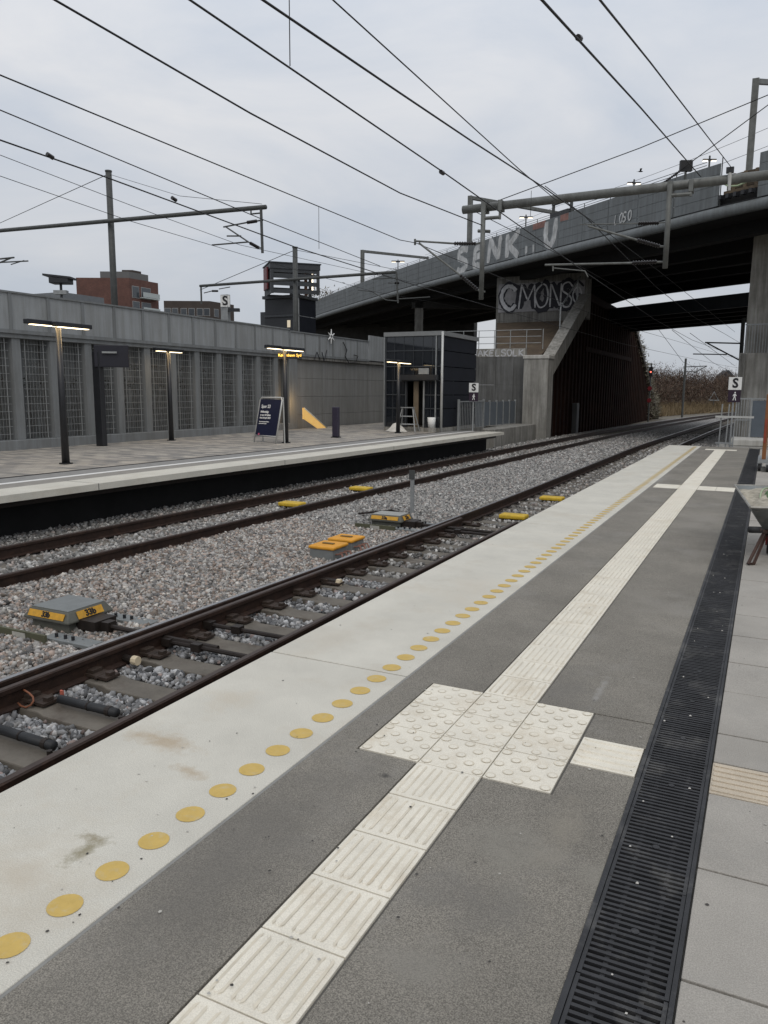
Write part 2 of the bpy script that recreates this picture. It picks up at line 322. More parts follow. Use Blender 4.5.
GLYPH = {'S': [[(.9,.85),(.6,1),(.2,.92),(.1,.7),(.35,.55),(.7,.45),(.9,.28),(.7,.05),(.3,0),(.05,.15)]], 'E': [[(.85,1),(.2,.95),(.12,.5),(.1,.05),(.85,0)], [(.12,.5),(.7,.55)]],
  'N': [[(.1,0),(.15,1)],[(.15,1),(.8,.05)],[(.8,.05),(.9,1)]], 'K': [[(.15,0),(.1,1)], [(.85,1),(.18,.5)],[(.18,.5),(.9,0)]], 'U': [[(.1,1),(.1,.4),(.3,.05),(.65,.02),(.85,.35),(.9,1)]], '.': [[(.2,.06),(.45,.08)]],
  'C': [[(.9,.8),(.6,1),(.25,.9),(.08,.5),(.25,.1),(.6,0),(.9,.2)]], 'M': [[(.05,0),(.15,1)],[(.15,1),(.5,.35)],[(.5,.35),(.85,1)],[(.85,1),(.95,0)]], 'O': [[(.5,1),(.15,.8),(.08,.4),(.35,.02),(.75,.1),(.92,.5),(.8,.88),(.5,1)]],
  'G': [[(.9,.8),(.6,1),(.25,.9),(.08,.5),(.25,.1),(.6,0),(.9,.15),(.9,.42),(.6,.45)]], 'L': [[(.15,1),(.12,.02),(.8,0)]], 'A': [[(.05,0),(.5,1)],[(.5,1),(.95,0)],[(.25,.4),(.75,.38)]]}
def spray(ch, org, ex, up, fn, w_, h_, sw, m, par, rnd, dz=0):
    # hand sprayed letter: ragged ribbons with round ends
    mb = MB(); ex, up, fn = Vector(ex), Vector(up), Vector(fn)
    for st in GLYPH[ch]:
        pts = [V(a+rnd.uniform(-.04,.04), b+rnd.uniform(-.04,.04), 0) for a, b in st]
        out = []
        for i in range(len(pts)-1):
            a, b, c, d = pts[max(i-1,0)], pts[i], pts[i+1], pts[min(i+2,len(pts)-1)]
            for k in range(5): t = k/5; out.append(.5*((2*b)+(c-a)*t+(2*a-5*b+4*c-d)*t*t+(3*b-a-3*c+d)*t**3))
        out.append(pts[-1]); P = [V(p.x*w_, p.y*h_, 0) for p in out]; vs = []; n = len(P)
        for i in range(n):
            t = (P[min(i+1,n-1)]-P[max(i-1,0)]).normalized(); nn_ = V(-t.y, t.x, 0); e = sw/2*rnd.uniform(.8, 1.15)*(.7 if i in (0, n-1) else 1)
            for s_ in (-1, 1): q = P[i]+nn_*e*s_; vs.append(Vector(org)+ex*q.x+up*q.y+fn*(dz+rnd.uniform(0,.002)))
        mb.add(vs, [(2*i, 2*i+2, 2*i+3, 2*i+1) for i in range(n-1)])
        dz += .0025
    return mb.build('graffiti', m, par)
# ------------------------------------------------------------------ world and sun
w = bpy.data.worlds.new('World'); scene.world = w; w.use_nodes = True
nt = w.node_tree; N = nt.nodes; L = nt.links; bg = N['Background']; bg.inputs['Strength'].default_value = .1
sky = N.new('ShaderNodeTexSky'); sky.sky_type = 'NISHITA'; sky.sun_disc = False
SUN_EL, SUN_AZ = math.radians(48), math.radians(150)
sky.sun_elevation = SUN_EL; sky.sun_rotation = SUN_AZ
tc = N.new('ShaderNodeTexCoord'); sp = N.new('ShaderNodeSeparateXYZ'); L.new(tc.outputs['Generated'], sp.inputs[0])
mr = N.new('ShaderNodeMapRange'); mr.inputs['From Min'].default_value = -.02; mr.inputs['From Max'].default_value = .95
mr.inputs['To Min'].default_value = 5.7; mr.inputs['To Max'].default_value = 11.0; L.new(sp.outputs['Z'], mr.inputs['Value'])
mp = N.new('ShaderNodeMapping'); mp.inputs['Scale'].default_value = (1.1, 1.1, 3.4); L.new(tc.outputs['Generated'], mp.inputs['Vector'])
cn = N.new('ShaderNodeTexNoise'); cn.inputs['Scale'].default_value = 2.3; cn.inputs['Detail'].default_value = 7; cn.inputs['Roughness'].default_value = .55; cn.inputs['Distortion'].default_value = .5
L.new(mp.outputs['Vector'], cn.inputs['Vector'])
cr = N.new('ShaderNodeValToRGB'); L.new(cn.outputs['Fac'], cr.inputs['Fac'])
cr.color_ramp.elements[0].position = .32; cr.color_ramp.elements[1].position = .68
cr.color_ramp.elements[0].color = (.755, .825, .935, 1); cr.color_ramp.elements[1].color = (1.02, 1.03, 1.06, 1)
vm = N.new('ShaderNodeVectorMath'); vm.operation = 'SCALE'; L.new(cr.outputs['Color'], vm.inputs[0]); L.new(mr.outputs['Result'], vm.inputs['Scale'])
mx = N.new('ShaderNodeMix'); mx.data_type = 'RGBA'; mx.inputs['Factor'].default_value = .95
L.new(sky.outputs['Color'], mx.inputs['A']); L.new(vm.outputs['Vector'], mx.inputs['B']); L.new(mx.outputs['Result'], bg.inputs['Color'])
sl = bpy.data.lights.new('sun', 'SUN'); sl.energy = .75; sl.angle = math.radians(30); sl.color = (1, .93, .82)
so = bpy.data.objects.new('sun', sl); COL.objects.link(so)
sd = V(math.sin(SUN_AZ)*math.cos(SUN_EL), math.cos(SUN_AZ)*math.cos(SUN_EL), math.sin(SUN_EL))
so.rotation_euler = sd.to_track_quat('Z', 'Y').to_euler()
scene.view_settings.view_transform = 'Standard'; scene.view_settings.look = 'None'; scene.view_settings.exposure = 0; scene.view_settings.gamma = 1
# ------------------------------------------------------------------ ground and near platform
struct(MB().quad((-1500,-600,-1.25),(1500,-600,-1.25),(1500,3000,-1.25),(-1500,3000,-1.25)).build('ground', GROUND))
P0, P1 = -3.0, 25.9
XE, XW, XD0, XD1 = -2.70, -1.76, -.378, -.112       # slab edge, slab/asphalt line, drain left, drain right
struct(MB().box(-2.45, 4, P0, P1-.05, -1.2, -.16).build('platform_base', CONCD))
joints = [P0, -1.6, 3.89, 9.4, 14.9, 20.4, P1]
mb = MB()
for a, b in zip(joints[:-1], joints[1:]): mb.box(XE, XW-.002, a+.006, b-.006, -.16, 0)
struct(mb.build('platform_edge', WHITE_SLAB, bevel=.004))
# asphalt coloured slabs, cut round the tactile tiles
TX = [-1.584, -1.284, -.984, -.684]; BY = [2.966, 3.266, 3.566, 3.866]
g = .006
mb = MB()
def asp(x0, x1, y0, y1): mb.box(x0, x1, y0, y1, -.16, -.003)
XA0, XA1 = XW+.012, XD0-.012
aj = [P0, BY[0], BY[3], 9.4, 14.1, 14.7, 20.4, 24.3, 24.75, P1]
XT0, XT1 = TX[1]-.008, TX[2]+.008
asp(XA0, XT0, P0, BY[0]-g); asp(XT1, XA1, P0, BY[0]-g)
asp(XA0, TX[0]-.008, BY[0]-g, BY[3]+g)
asp(TX[3]+.008, XA1, BY[0]-g, BY[1]-.004); asp(TX[3]+.008, XA1, BY[2]+.004, BY[3]+g-.012)
for a, b in ((BY[3]+g, 9.4), (9.408, 14.1)): asp(XA0, XT0, a, b); asp(XT1, XA1, a, b)
asp(XA0, -1.70, 14.1, 14.7)
for a, b in ((14.708, 20.4), (20.408, 24.3)): asp(XA0, XT0, a, b); asp(XT1, XA1, a, b)
asp(XA0, -1.55, 24.3, 24.75); asp(-.70, XA1, 24.3, 24.75); asp(XA0, XA1, 24.758, P1)
struct(mb.build('platform_paving', ASPHALT, bevel=.002))
struct(MB().box(XW-.02, XD0+.005, P0, P1-.01, -.15, -.012).build('joint_bed', JOINT))
# tactile tiles: real ridges and studs
tile_flat = MB(); ridge = MB(); ring = MB()
def rib_x(x, y0, y1):                              # ridge lying along y
    hw = .0185; z = .0015
    for e in (-1, 1): ring.add([(x+e*.012, y0-.001, .0014), (x+e*.0215, y0+.012, .0014), (x+e*.0215, y1-.012, .0014), (x+e*.012, y1+.001, .0014)], [(0, 1, 2, 3)])
    pts = [(x-hw, y0+.02), (x-hw*.6, y0+.006), (x, y0), (x+hw*.6, y0+.006), (x+hw, y0+.02), (x+hw, y1-.02), (x+hw*.6, y1-.006), (x, y1), (x-hw*.6, y1-.006), (x-hw, y1-.02)]
    n = len(pts); cx_ = x; cyy = (y0+y1)/2
    top = [(cx_+(a-cx_)*.62, cyy+(b-cyy)*.97, z) for a, b in pts]
    ridge.add([(a, b, -.004) for a, b in pts]+top, [tuple(n+i for i in range(n))]+[(i,(i+1)%n,n+(i+1)%n,n+i) for i in range(n)])
def rib_y(y, x0, x1):
    hw = .0145; z = .0055
    pts = [(x0+.02, y-hw), (x1-.02, y-hw), (x1, y), (x1-.02, y+hw), (x0+.02, y+hw), (x0, y)]
    n = len(pts); cx_ = (x0+x1)/2
    top = [(cx_+(a-cx_)*.97, y+(b-y)*.62, z) for a, b in pts]
    ridge.add([(a, b, -.004) for a, b in pts]+top, [tuple(n+i for i in range(n))]+[(i,(i+1)%n,n+(i+1)%n,n+i) for i in range(n)])
def stud(x, y):
    n = 12; vs = [(x+r*math.cos(2*math.pi*k/n), y+r*math.sin(2*math.pi*k/n), .0014) for r in (.016, .0235) for k in range(n)]
    ring.add(vs, [(k, (k+1)%n, n+(k+1)%n, n+k) for k in range(n)])
    n = 10; vs = []; 
    for r, z in ((.0195, -.004), (.0172, .0014), (.012, .0022)):
        for k in range(n): a = 2*math.pi*k/n; vs.append((x+r*math.cos(a), y+r*math.sin(a), z))
    fs = [tuple(20+k for k in range(n))]
    for q in (0, 10): fs += [(q+k, q+(k+1)%n, q+10+(k+1)%n, q+10+k) for k in range(n)]
    ridge.add(vs, fs)
def flat(x0, x1, y0, y1): tile_flat.box(x0+.003, x1-.003, y0+.003, y1-.003, -.06, -.0005+random.uniform(-.001, .001))
for i in range(3):
    for j in range(3):
        flat(TX[i], TX[i+1], BY[j], BY[j+1])
        for a in range(5):
            for b in range(5):
                if (a+b) % 2 == 0: stud(TX[i]+.03+.06*a, BY[j]+.03+.06*b)
def ystrip(y0, y1):
    n = max(1, round((y1-y0)/.3)); d = (y1-y0)/n
    for k in range(n):
        flat(TX[1], TX[2], y0+k*d, y0+(k+1)*d)
        if y0+k*d < 15:
            for r in range(4): rib_x(TX[1]+.040+r*.0733, y0+k*d+.022, y0+(k+1)*d-.022)
ystrip(BY[0]-.3*19, BY[0]); ystrip(BY[3], 14.1); ystrip(14.7, 24.3)
def xstrip(x0, x1, y0, y1, rib=True):
    n = max(1, round((x1-x0)/.3)); d = (x1-x0)/n
    for k in range(n):
        flat(x0+k*d, x0+(k+1)*d, y0, y1)
        if rib:
            m_ = round((y1-y0)/.06)
            for r in range(m_): rib_y(y0+.03+r*.06, x0+k*d+.01, x0+(k+1)*d-.01)
xstrip(TX[3]+.008, XD0-.015, BY[1], BY[2])
xstrip(-1.70, TX[1], 14.1, 14.7, False); xstrip(TX[1], TX[2], 14.1, 14.7, False); xstrip(TX[2], XD0-.015, 14.1, 14.7, False)
xstrip(-1.55, -.70, 24.3, 24.75, False)
tp = thing('tactile_paving', 'cream ribbed guide strip with studded square running along the grey platform', 'tactile paving', (0,0,0)); tp['kind'] = 'structure'
tile_flat.build('tile', TACT, tp, bevel=.0015); ridge.build('relief', TACT, tp, smooth=False); ring.build('grime', GRIMY, tp)
# yellow dots, one marking
mb = MB(); y = 1.361-.2012*20
while y < 25.6:
    n = 20; mb.add([(-1.899+.056*math.cos(2*math.pi*k/n), y+.056*math.sin(2*math.pi*k/n), .0022) for k in range(n)], [tuple(range(n))]); y += .2012
dm = mb.build('safety_line_marking', YELLOW); struct(dm)
struct(MB().box(XW-.030, XW+.011, P0, P1-.004, -.12, -.0045).build('edge_joint', mat('grey edge sealant', (.24, .235, .22), .8, .15, 8, .2)))
mb = MB(); md_ = MB()
for k in range(420):
    y = 1.0+14*random.random()**2; x = random.uniform(-2.6, .4); n = random.choice((5, 6, 7)); r_ = random.uniform(.0025, .007)
    if -.40 < x < -.09: continue
    z = .003 if x < XW else .0062 if -1.6 < x < -.67 else .0022
    (mb if random.random() < .62 else md_).add([(x+r_*random.uniform(.6, 1.2)*math.cos(2*math.pi*q/n), y+r_*random.uniform(.6, 1.2)*math.sin(2*math.pi*q/n), z) for q in range(n)], [tuple(range(n))])
tag(mb.build('dark_grit', mat('dark grit', (.06, .055, .05), .9, .3, bump=0)), 'scattered dark grit specks on the near platform', 'grit', None, 'stuff')
tag(md_.build('pale_grit', mat('pale grit', (.42, .40, .36), .9, .3, bump=0)), 'scattered pale grit specks on the near platform', 'grit', None, 'stuff')
mb = MB()
for k in range(26):
    y = 1.6+9*random.random()**1.6; x = random.uniform(GX0 := XD0+.02, XD1-.02); r_ = random.uniform(.003, .006)
    mb.add([(x+r_*a*random.uniform(.7,1.2), y+r_*b*random.uniform(.7,1.2), -.003+r_*c) for a, b, c in ((-1,-1,0),(1,-.8,0),(.9,1,0),(-.9,1,0),(0,.1,.9))], [(0,1,4),(1,2,4),(2,3,4),(3,0,4)])
tag(mb.build('drain_grit', mat('white chips', (.52, .50, .46), .9, .2, bump=0)), 'small white chips caught on the black drain grate', 'grit', None, 'stuff')
# pavers right of the drain
yj = [-2.68, -2.08, -1.48, -.88, -.28, .32, .92, 1.52, 2.12, 2.70, 3.27, 3.57, 3.90, 4.50, 5.03, 5.62, 6.18, 6.77, 7.40]
while yj[-1] < P1-.7: yj.append(yj[-1]+.6)
mb = MB(); tb = MB()
for a, b in zip(yj[:-1], yj[1:]):
    for q in range(6):
        x0 = XD1+.010+q*.6
        z = random.uniform(-.002, .001)
        if abs(a-3.27) < .01: tb.box(x0+.003, x0+.597, a+.004, b-.004, -.08, z)
        else: mb.box(x0+.004, x0+.596, a+.006, b-.006, -.08, z)
struct(mb.build('paving', PAVER, bevel=.003))
for q in range(12):
    for r in range(5): rib_z = None
struct(tb.build('guide_paving', mat('sand tactile paver', (.50, .43, .335), .8, .08, 6, .4, 120, speck=.15), bevel=.003))
mb = MB()
for r in range(6):
    mb.box(XD1+.02, 3.5, 3.27+.02+r*.047, 3.27+.045+r*.047, -.01, .005)
struct(mb.build('guide_paving_ridges', MATS['sand tactile paver'], bevel=.002))
struct(MB().box(XD1+.006, 3.9, P0, P1-.02, -.155, -.02).build('paving_bed', JOINT))
# drainage channel with slotted grates
dr = thing('drainage_channel', 'long black slotted drain running between grey concrete and pavers', 'drain', (-.245, P0, 0))
mb = MB().box(XD0-.011, XD0+.006, P0, P1-.01, -.12, .001); mb.box(XD1-.006, XD1+.008, P0, P1-.01, -.12, .001)
mb.build('channel_frame', IRON, dr)
MB().box(XD0+.007, XD1-.007, P0, P1-.02, -.125, -.10).build('channel_floor', VOIDM, dr)
GW0, GW1, GL = XD0+.008, XD1-.008, .5
def grate_mesh():
    mb = MB(); n = 19; p = GL/n
    for k in range(n):
        y0 = k*p
        mb.box(GW0+.012, GW1-.012, y0+.0035, y0+p-.0105, -.022, -.004 - (.001 if k % 2 else 0))
    mb.box(GW0, GW0+.012, .002, GL-.002, -.025, -.003); mb.box(GW1-.012, GW1, .002, GL-.002, -.025, -.003)
    mb.box(GW0, GW1, 0.002, .008, -.03, -.0045)
    for fx in (.27, .73):
        x = GW0+(GW1-GW0)*fx; mb.box(x-.007, x+.007, .002, GL-.002, -.032, -.0095)
    c = ((GW0+GW1)/2, GL*.5)
    mb.add([(c[0]+.013*math.cos(2*math.pi*k/12), c[1]+.013*math.sin(2*math.pi*k/12), -.0035) for k in range(12)], [tuple(range(12))])
    return mb
gm = grate_mesh().build('grate', IRON, dr, world=False); gm.location = (.245, 0, 0)
ny = int((P1-.1-P0)/GL)
for k in range(ny):
    o = gm if k == 0 else gm.copy()
    if k: COL.objects.link(o); o.parent = dr
    o.location = (.245, 0.02+k*GL, random.uniform(-.001, .0005))
# ------------------------------------------------------------------ tracks
RT = -.62; ST = -.80
cA = sm([(-12,-4.62),(0,-4.56),(4,-4.50),(9,-4.27),(14,-4.16),(22,-4.13),(35,-4.12),(48,-3.75),(58,-3.35),(78,-2.35),(95,-.7),(115,2.2),(150,9)])
cB = sm([(-12,-9.15),(0,-9.05),(6,-9.0),(10,-8.93),(14,-8.86),(22,-8.70),(33,-8.40),(45,-8.02),(57,-7.35),(78,-5.7),(93,-4.0),(115,-.9),(150,6)])
YS = list(np.arange(-4, 40, 1.0)) + list(np.arange(40, 131, 2.5))
RP = [(-.066,0),(.066,0),(.066,.012),(.012,.028),(.010,.118),(.036,.132),(.036,.165),(.026,.172),(-.026,.172),(-.036,.165),(-.036,.132),(-.010,.118),(-.012,.028),(-.066,.012)]
def rail(fx, y0, y1, label, polish, dz=0, name='steel_rail', cat='rail', group=None, pm=POLISH):
    ys = [y for y in YS if y0 <= y <= y1]; pts = [V(fx(y), y, RT-.172+dz) for y in ys]
    t = thing(name, label, cat, (pts[0].x, pts[0].y, pts[0].z), group)
    sides = [V(1,0,0)]*len(pts)
    MB().sweep(pts, RP, sides).build('rail_body', RUST, t)
    if polish: MB().sweep(pts, [(-.024,.1715),(.024,.1715),(.024,.1742),(-.024,.1742)], sides).build('running_surface', pm, t)
    return t
DULL = mat('dull brown rail top', (.060, .042, .035), .5, .2, 9, .1, metal=.4)
rail(lambda y: cA(y)-.74, -4, 130, 'rail with polished top along far side of the near track', True)
rail(lambda y: max(cA(y)+.74, -3.685), -4, 130, 'running rail of the near track tucked under the platform edge', True)
rail(lambda y: lerp([(-4,-3.80),(7,-3.845),(13.6,-3.80)], y), -4, 13.1, 'rust brown rail ending in a stub beside the white platform edge', True, name='switch_rail', pm=DULL)
rail(lambda y: cA(y)-.74+lerp([(-4,.16),(4,.145),(9,.10),(14,.085)], y), -4, 13, 'dark switch blade lying close inside the polished rail', True, dz=-.012, name='blade_rail', pm=DULL)
rail(lambda y: cB(y)+.75, -4, 130, 'rust brown near rail of the track along the far platform', True, pm=DULL)
rail(lambda y: cB(y)-.75, -4, 130, 'rust brown far rail of the track along the far platform', True, pm=DULL)
# sleepers
def sleeper(label, grp, plates):
    t = thing('concrete_sleeper', label, 'sleeper', (0,0,0), grp)
    mb = MB(); prof = [(-1.3,-.2),(1.3,-.2),(1.3,-.01),(1.25,0),(.36,0),(.30,-.02),(-.30,-.02),(-.36,0),(-1.25,0),(-1.3,-.01)]
    mb.prism([(x, -.13, z) for x, z in prof], (0, .26, 0)); mb.build('sleeper_body', SLEEP, t, bevel=.012)
    if plates:
        for s in (-1, 1):
            mb = MB(); c = s*.74
            mb.box(c-.17, c+.17, -.085, .085, -.001, .016)
            for q in (-1, 1):
                for e in (-.05, .05): mb.tube((c+q*.12, e, .012), (c+q*.12, e, .05), .016, 6); mb.tube((c+q*.12, e, .03), (c+q*.07, e+.02, .03), .010, 5)
            mb.build('rail_fastening', DARKRUST, t)
    return t
SA = []
proto = sleeper('grey concrete sleeper between ballast stones under the near track', 'sleepers of the near track', True)
k = 0; y = 3.34-.615*8
while y < 95:
    o = proto if k == 0 else dup(proto, (0,0,0))
    o.location = (cA(y)+.02, y, ST); o.rotation_euler.z = math.radians(random.uniform(-.8, .8)); SA.append(y); k += 1; y += .615
protoB = sleeper('half buried concrete sleeper under the track along the far platform', 'sleepers of the far track', False)
k = 0; y = 2.0; SB = []
while y < 62:
    o = protoB if k == 0 else dup(protoB, (0,0,0))
    o.location = (cB(y), y, ST-.012); SB.append(y); k += 1; y += .63
# ballast sheet
mb = MB(); ys = YS; prof = None
vs = []; fs = []
def zbed(x, a, b):
    # bed height at x, given centre lines a (near track) and b (far track)
    if abs(x-a) < .82 : return -.865
    if abs(x-b) < .72 : return -.83
    if b+.85 < x < a-.95: return -.775
    return -.80
for i, y in enumerate(ys):
    a, b = cA(y), cB(y)
    xs = [a+7.5, a+3.2, a+1.6, a+.95, a+.80, a, a-.80, a-1.0, a-1.5, (a+b)/2, b+1.3, b+.9, b+.70, b, b-.70, b-.95, b-1.5, b-2.3]
    for x in xs: vs.append((x, y, zbed(x, a, b)))
nn = 18
for i in range(len(ys)-1):
    for k in range(nn-1): fs.append((i*nn+k, i*nn+k+1, (i+1)*nn+k+1, (i+1)*nn+k))
struct(mb.add(vs, fs).build('ballast_bed', BALLAST))
# loose stones
def icosa():
    t = (1+5**.5)/2
    v = np.array([(-1,t,0),(1,t,0),(-1,-t,0),(1,-t,0),(0,-1,t),(0,1,t),(0,-1,-t),(0,1,-t),(t,0,-1),(t,0,1),(-t,0,-1),(-t,0,1)])/1.9
    f = np.array([(0,11,5),(0,5,1),(0,1,7),(0,7,10),(0,10,11),(1,5,9),(5,11,4),(11,10,2),(10,7,6),(7,1,8),(3,9,4),(3,4,2),(3,2,6),(3,6,8),(3,8,9),(4,9,5),(2,4,11),(6,2,10),(8,6,7),(9,8,1)])
    return v, f
IV, IF = icosa()
VAR = np.array([IV*(1+RNG.uniform(-.42, .36, (12, 1)))*RNG.uniform(.55, 1.2, 3) for _ in range(40)])
def stones(P, rad, tint, name, label):
    n = len(P); v = VAR[RNG.integers(0, 40, n)]
    q = RNG.normal(size=(n, 4)); q /= np.linalg.norm(q, axis=1)[:, None]; w_, x, y, z = q.T
    R = np.stack([1-2*(y*y+z*z), 2*(x*y-z*w_), 2*(x*z+y*w_), 2*(x*y+z*w_), 1-2*(x*x+z*z), 2*(y*z-x*w_), 2*(x*z-y*w_), 2*(y*z+x*w_), 1-2*(x*x+y*y)], 1).reshape(n, 3, 3)
    v = np.einsum('nij,nkj->nki', R, v)*rad[:, None, None] + P[:, None, :]
    f = (IF[None] + (np.arange(n)*12)[:, None, None]).reshape(-1, 3)
    return npmesh(name, v.reshape(-1, 3), f, STONE, np.repeat(tint, 12, axis=0), 'stuff', label, 'ballast')
cAv = np.vectorize(cA); cBv = np.vectorize(cB); SAa = np.array(SA); SBa = np.array(SB)
def scatter(n, x0, x1, y0, y1, keep, zf, r0, r1, pal, pw):
    y = RNG.uniform(y0, y1, n); x = RNG.uniform(x0, x1, n)
    m = (x > -1.36*y-.7) & (y > .73*np.abs(x)-.7)
    x, y = x[m], y[m]; a = cAv(y); b = cBv(y)
    k = keep(x, y, a, b); x, y, a, b = x[k], y[k], a[k], b[k]
    r = RNG.uniform(r0, r1, len(x))*RNG.choice([.8, 1, 1.2], len(x))
    z = zf(x, y, a, b) + RNG.uniform(-.014, .010, len(x))
    pal = np.array(pal); c = pal[RNG.choice(len(pal), len(x), p=pw)]*RNG.uniform(.45, 1.45, (len(x), 1))
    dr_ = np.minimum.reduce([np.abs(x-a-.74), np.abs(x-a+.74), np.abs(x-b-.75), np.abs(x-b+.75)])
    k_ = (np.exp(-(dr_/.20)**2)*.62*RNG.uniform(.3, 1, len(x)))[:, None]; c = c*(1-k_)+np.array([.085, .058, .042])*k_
    return np.c_[x, y, z], r, c
BLUEPAL = [(.21,.21,.212),(.33,.33,.33),(.12,.122,.126),(.34,.33,.32),(.28,.22,.20)]; BW = [.36,.28,.2,.1,.06]
PINKPAL = [(.30,.285,.27),(.36,.345,.32),(.32,.255,.215),(.16,.155,.15),(.44,.41,.37),(.21,.175,.145)]; PW = [.24,.20,.22,.15,.09,.10]
GREYPAL = [(.255,.248,.235),(.34,.325,.305),(.155,.152,.148),(.30,.26,.235),(.42,.41,.39)]; GW = [.33,.26,.2,.11,.10]
def offsleep(y, S, d): 
    i = np.clip(np.searchsorted(S, y), 1, len(S)-1); return np.minimum(np.abs(y-S[i-1]), np.abs(y-S[i])) > d
parts_ = []
inA = lambda x, y, a, b: (np.abs(x-(a+.02)) < 1.5) & offsleep(y, SAa, .165) & (np.abs(x-a+.74) > .10) & (np.abs(x-a-.74) > .08)
parts_.append(scatter(26000, -6.0, -2.8, 1.2, 9, inA, lambda x,y,a,b: -.835+.02*(np.abs(x-a)>.9), .019, .036, BLUEPAL, BW))
parts_.append(scatter(9000, -6.0, -2.5, 26, 50, inA, lambda x,y,a,b: -.825+0*x, .034, .055, GREYPAL, GW))
parts_.append(scatter(13000, -6.0, -2.8, 9, 26, inA, lambda x,y,a,b: -.825+.02*(np.abs(x-a)>.9), .028, .042, GREYPAL, GW))
mid = lambda x, y, a, b: (x < a-.90) & (x > b+.90)
parts_.append(scatter(42000, -8.4, -5.2, 3.0, 12, mid, lambda x,y,a,b: -.772+.014*(1+np.sin(x*2.3+y*.7)*np.sin(y*1.9)), .017, .032, PINKPAL, PW))
parts_.append(scatter(38000, -8.4, -4.8, 12, 26, mid, lambda x,y,a,b: -.772+.014*(1+np.sin(x*2.3+y*.7)*np.sin(y*1.9)), .023, .037, GREYPAL, GW))
parts_.append(scatter(16000, -8.2, -4.4, 26, 50, mid, lambda x,y,a,b: -.775+0*x, .035, .06, GREYPAL, GW))
inB = lambda x, y, a, b: (np.abs(x-b) < .70) & (offsleep(y, SBa, .13) | (RNG.random(len(x)) < .38))
parts_.append(scatter(17000, -10.2, -7.6, 5, 20, inB, lambda x,y,a,b: -.82+0*x, .023, .04, GREYPAL, GW))
parts_.append(scatter(9000, -10.2, -7.4, 20, 45, inB, lambda x,y,a,b: -.825+0*x, .033, .05, GREYPAL, GW))
outB = lambda x, y, a, b: ((x < b-.87) & (x > b-2.2)) | ((x > b+.86) & (x < b+1.0))
parts_.append(scatter(16000, -11.6, -7.4, 5.5, 22, outB, lambda x,y,a,b: -.79+0*x, .023, .04, GREYPAL, GW))
parts_.append(scatter(9000, -11.4, -7.0, 22, 45, outB, lambda x,y,a,b: -.79+0*x, .033, .05, GREYPAL, GW))
outA = lambda x, y, a, b: (y > 26) & (x > a+.9)
parts_.append(scatter(7000, -3.6, 2.5, 26, 40, outA, lambda x,y,a,b: -.80+0*x, .033, .05, GREYPAL, GW))
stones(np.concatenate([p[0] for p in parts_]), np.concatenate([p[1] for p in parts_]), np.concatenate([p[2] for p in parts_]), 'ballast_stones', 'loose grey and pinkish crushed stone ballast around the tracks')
#@@NEXT
# ------------------------------------------------------------------ far platform
YF = [-4, 0, 4, 8, 12, 15, 18, 22, 26, 30.6]
xe = lambda y: lerp([(-4,-10.75),(8,-10.45),(12,-10.33),(18,-10.02),(30.6,-9.6)], y)
def strip(o0, o1, z0, z1, name, m, y1=30.6, o1abs=None, par=None):
    ys = [y for y in YF if y < y1]+[y1]
    return MB().sweep([V(xe(y), y, 0) for y in ys], [(-o1, z0), (-o0, z0), (-o0, z1), (-o1, z1)], [V(1,0,0)]*len(ys)).build(name, m, par)
fs_ = [y for y in YF]
struct(strip(0, .77, -.115, 0, 'far_platform_edge', WHITE_SLAB))
struct(strip(.774, 1.29, -.115, -.003, 'far_platform_kerb_strip', mat('brown grey setts', (.25, .235, .21), .85, .15, 6, .3)))
struct(strip(1.294, 1.44, -.115, .001, 'far_platform_white_line', mat('white guide paint', (.72, .71, .68), .7, .05, 5, .1)))
struct(strip(1.444, 2.08, -.115, -.003, 'far_platform_grey_strip', mat('mid grey setts', (.23, .225, .215), .85, .15, 6, .3)))
struct(strip(2.084, 2.20, -.115, -.012, 'far_platform_drain', IRON))
mb = MB(); ys = [y for y in YF]+[33.0, 36.8]
mb.sweep([V(0, y, 0) for y in ys], [(-17.95, -.2), (-12, -.2), (-12, -.004), (-17.95, -.004)], [V(1,0,0)]*len(ys))
mb = MB(); vs = []; fs = []
for y in ys: vs += [(-18.0, y, -.002), (max(xe(min(y, 30.6))-2.204, -13) if y <= 30.6 else -11.9, y, -.002)]
for i in range(len(ys)-1): fs.append((2*i, 2*i+1, 2*i+3, 2*i+2))
struct(mb.add(vs, fs).build('far_platform_paving', SETTS))
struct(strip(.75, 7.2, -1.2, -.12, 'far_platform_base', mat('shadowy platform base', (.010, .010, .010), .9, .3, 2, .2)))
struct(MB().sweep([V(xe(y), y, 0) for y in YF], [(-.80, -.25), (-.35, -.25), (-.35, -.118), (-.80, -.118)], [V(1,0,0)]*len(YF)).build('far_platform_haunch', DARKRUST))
mb = MB()
for y in (4.0, 9.8, 15.3, 20.8, 26.3): mb.box(xe(y)-.77, xe(y)+.0012, y-.008, y+.008, -.114, .0012)
struct(mb.build('far_platform_joints', JOINT))
# upper track bed behind the wall
struct(MB().box(-48, -18.62, -10, 52, -1.1, 2.0).build('upper_track_bed', CONCD))
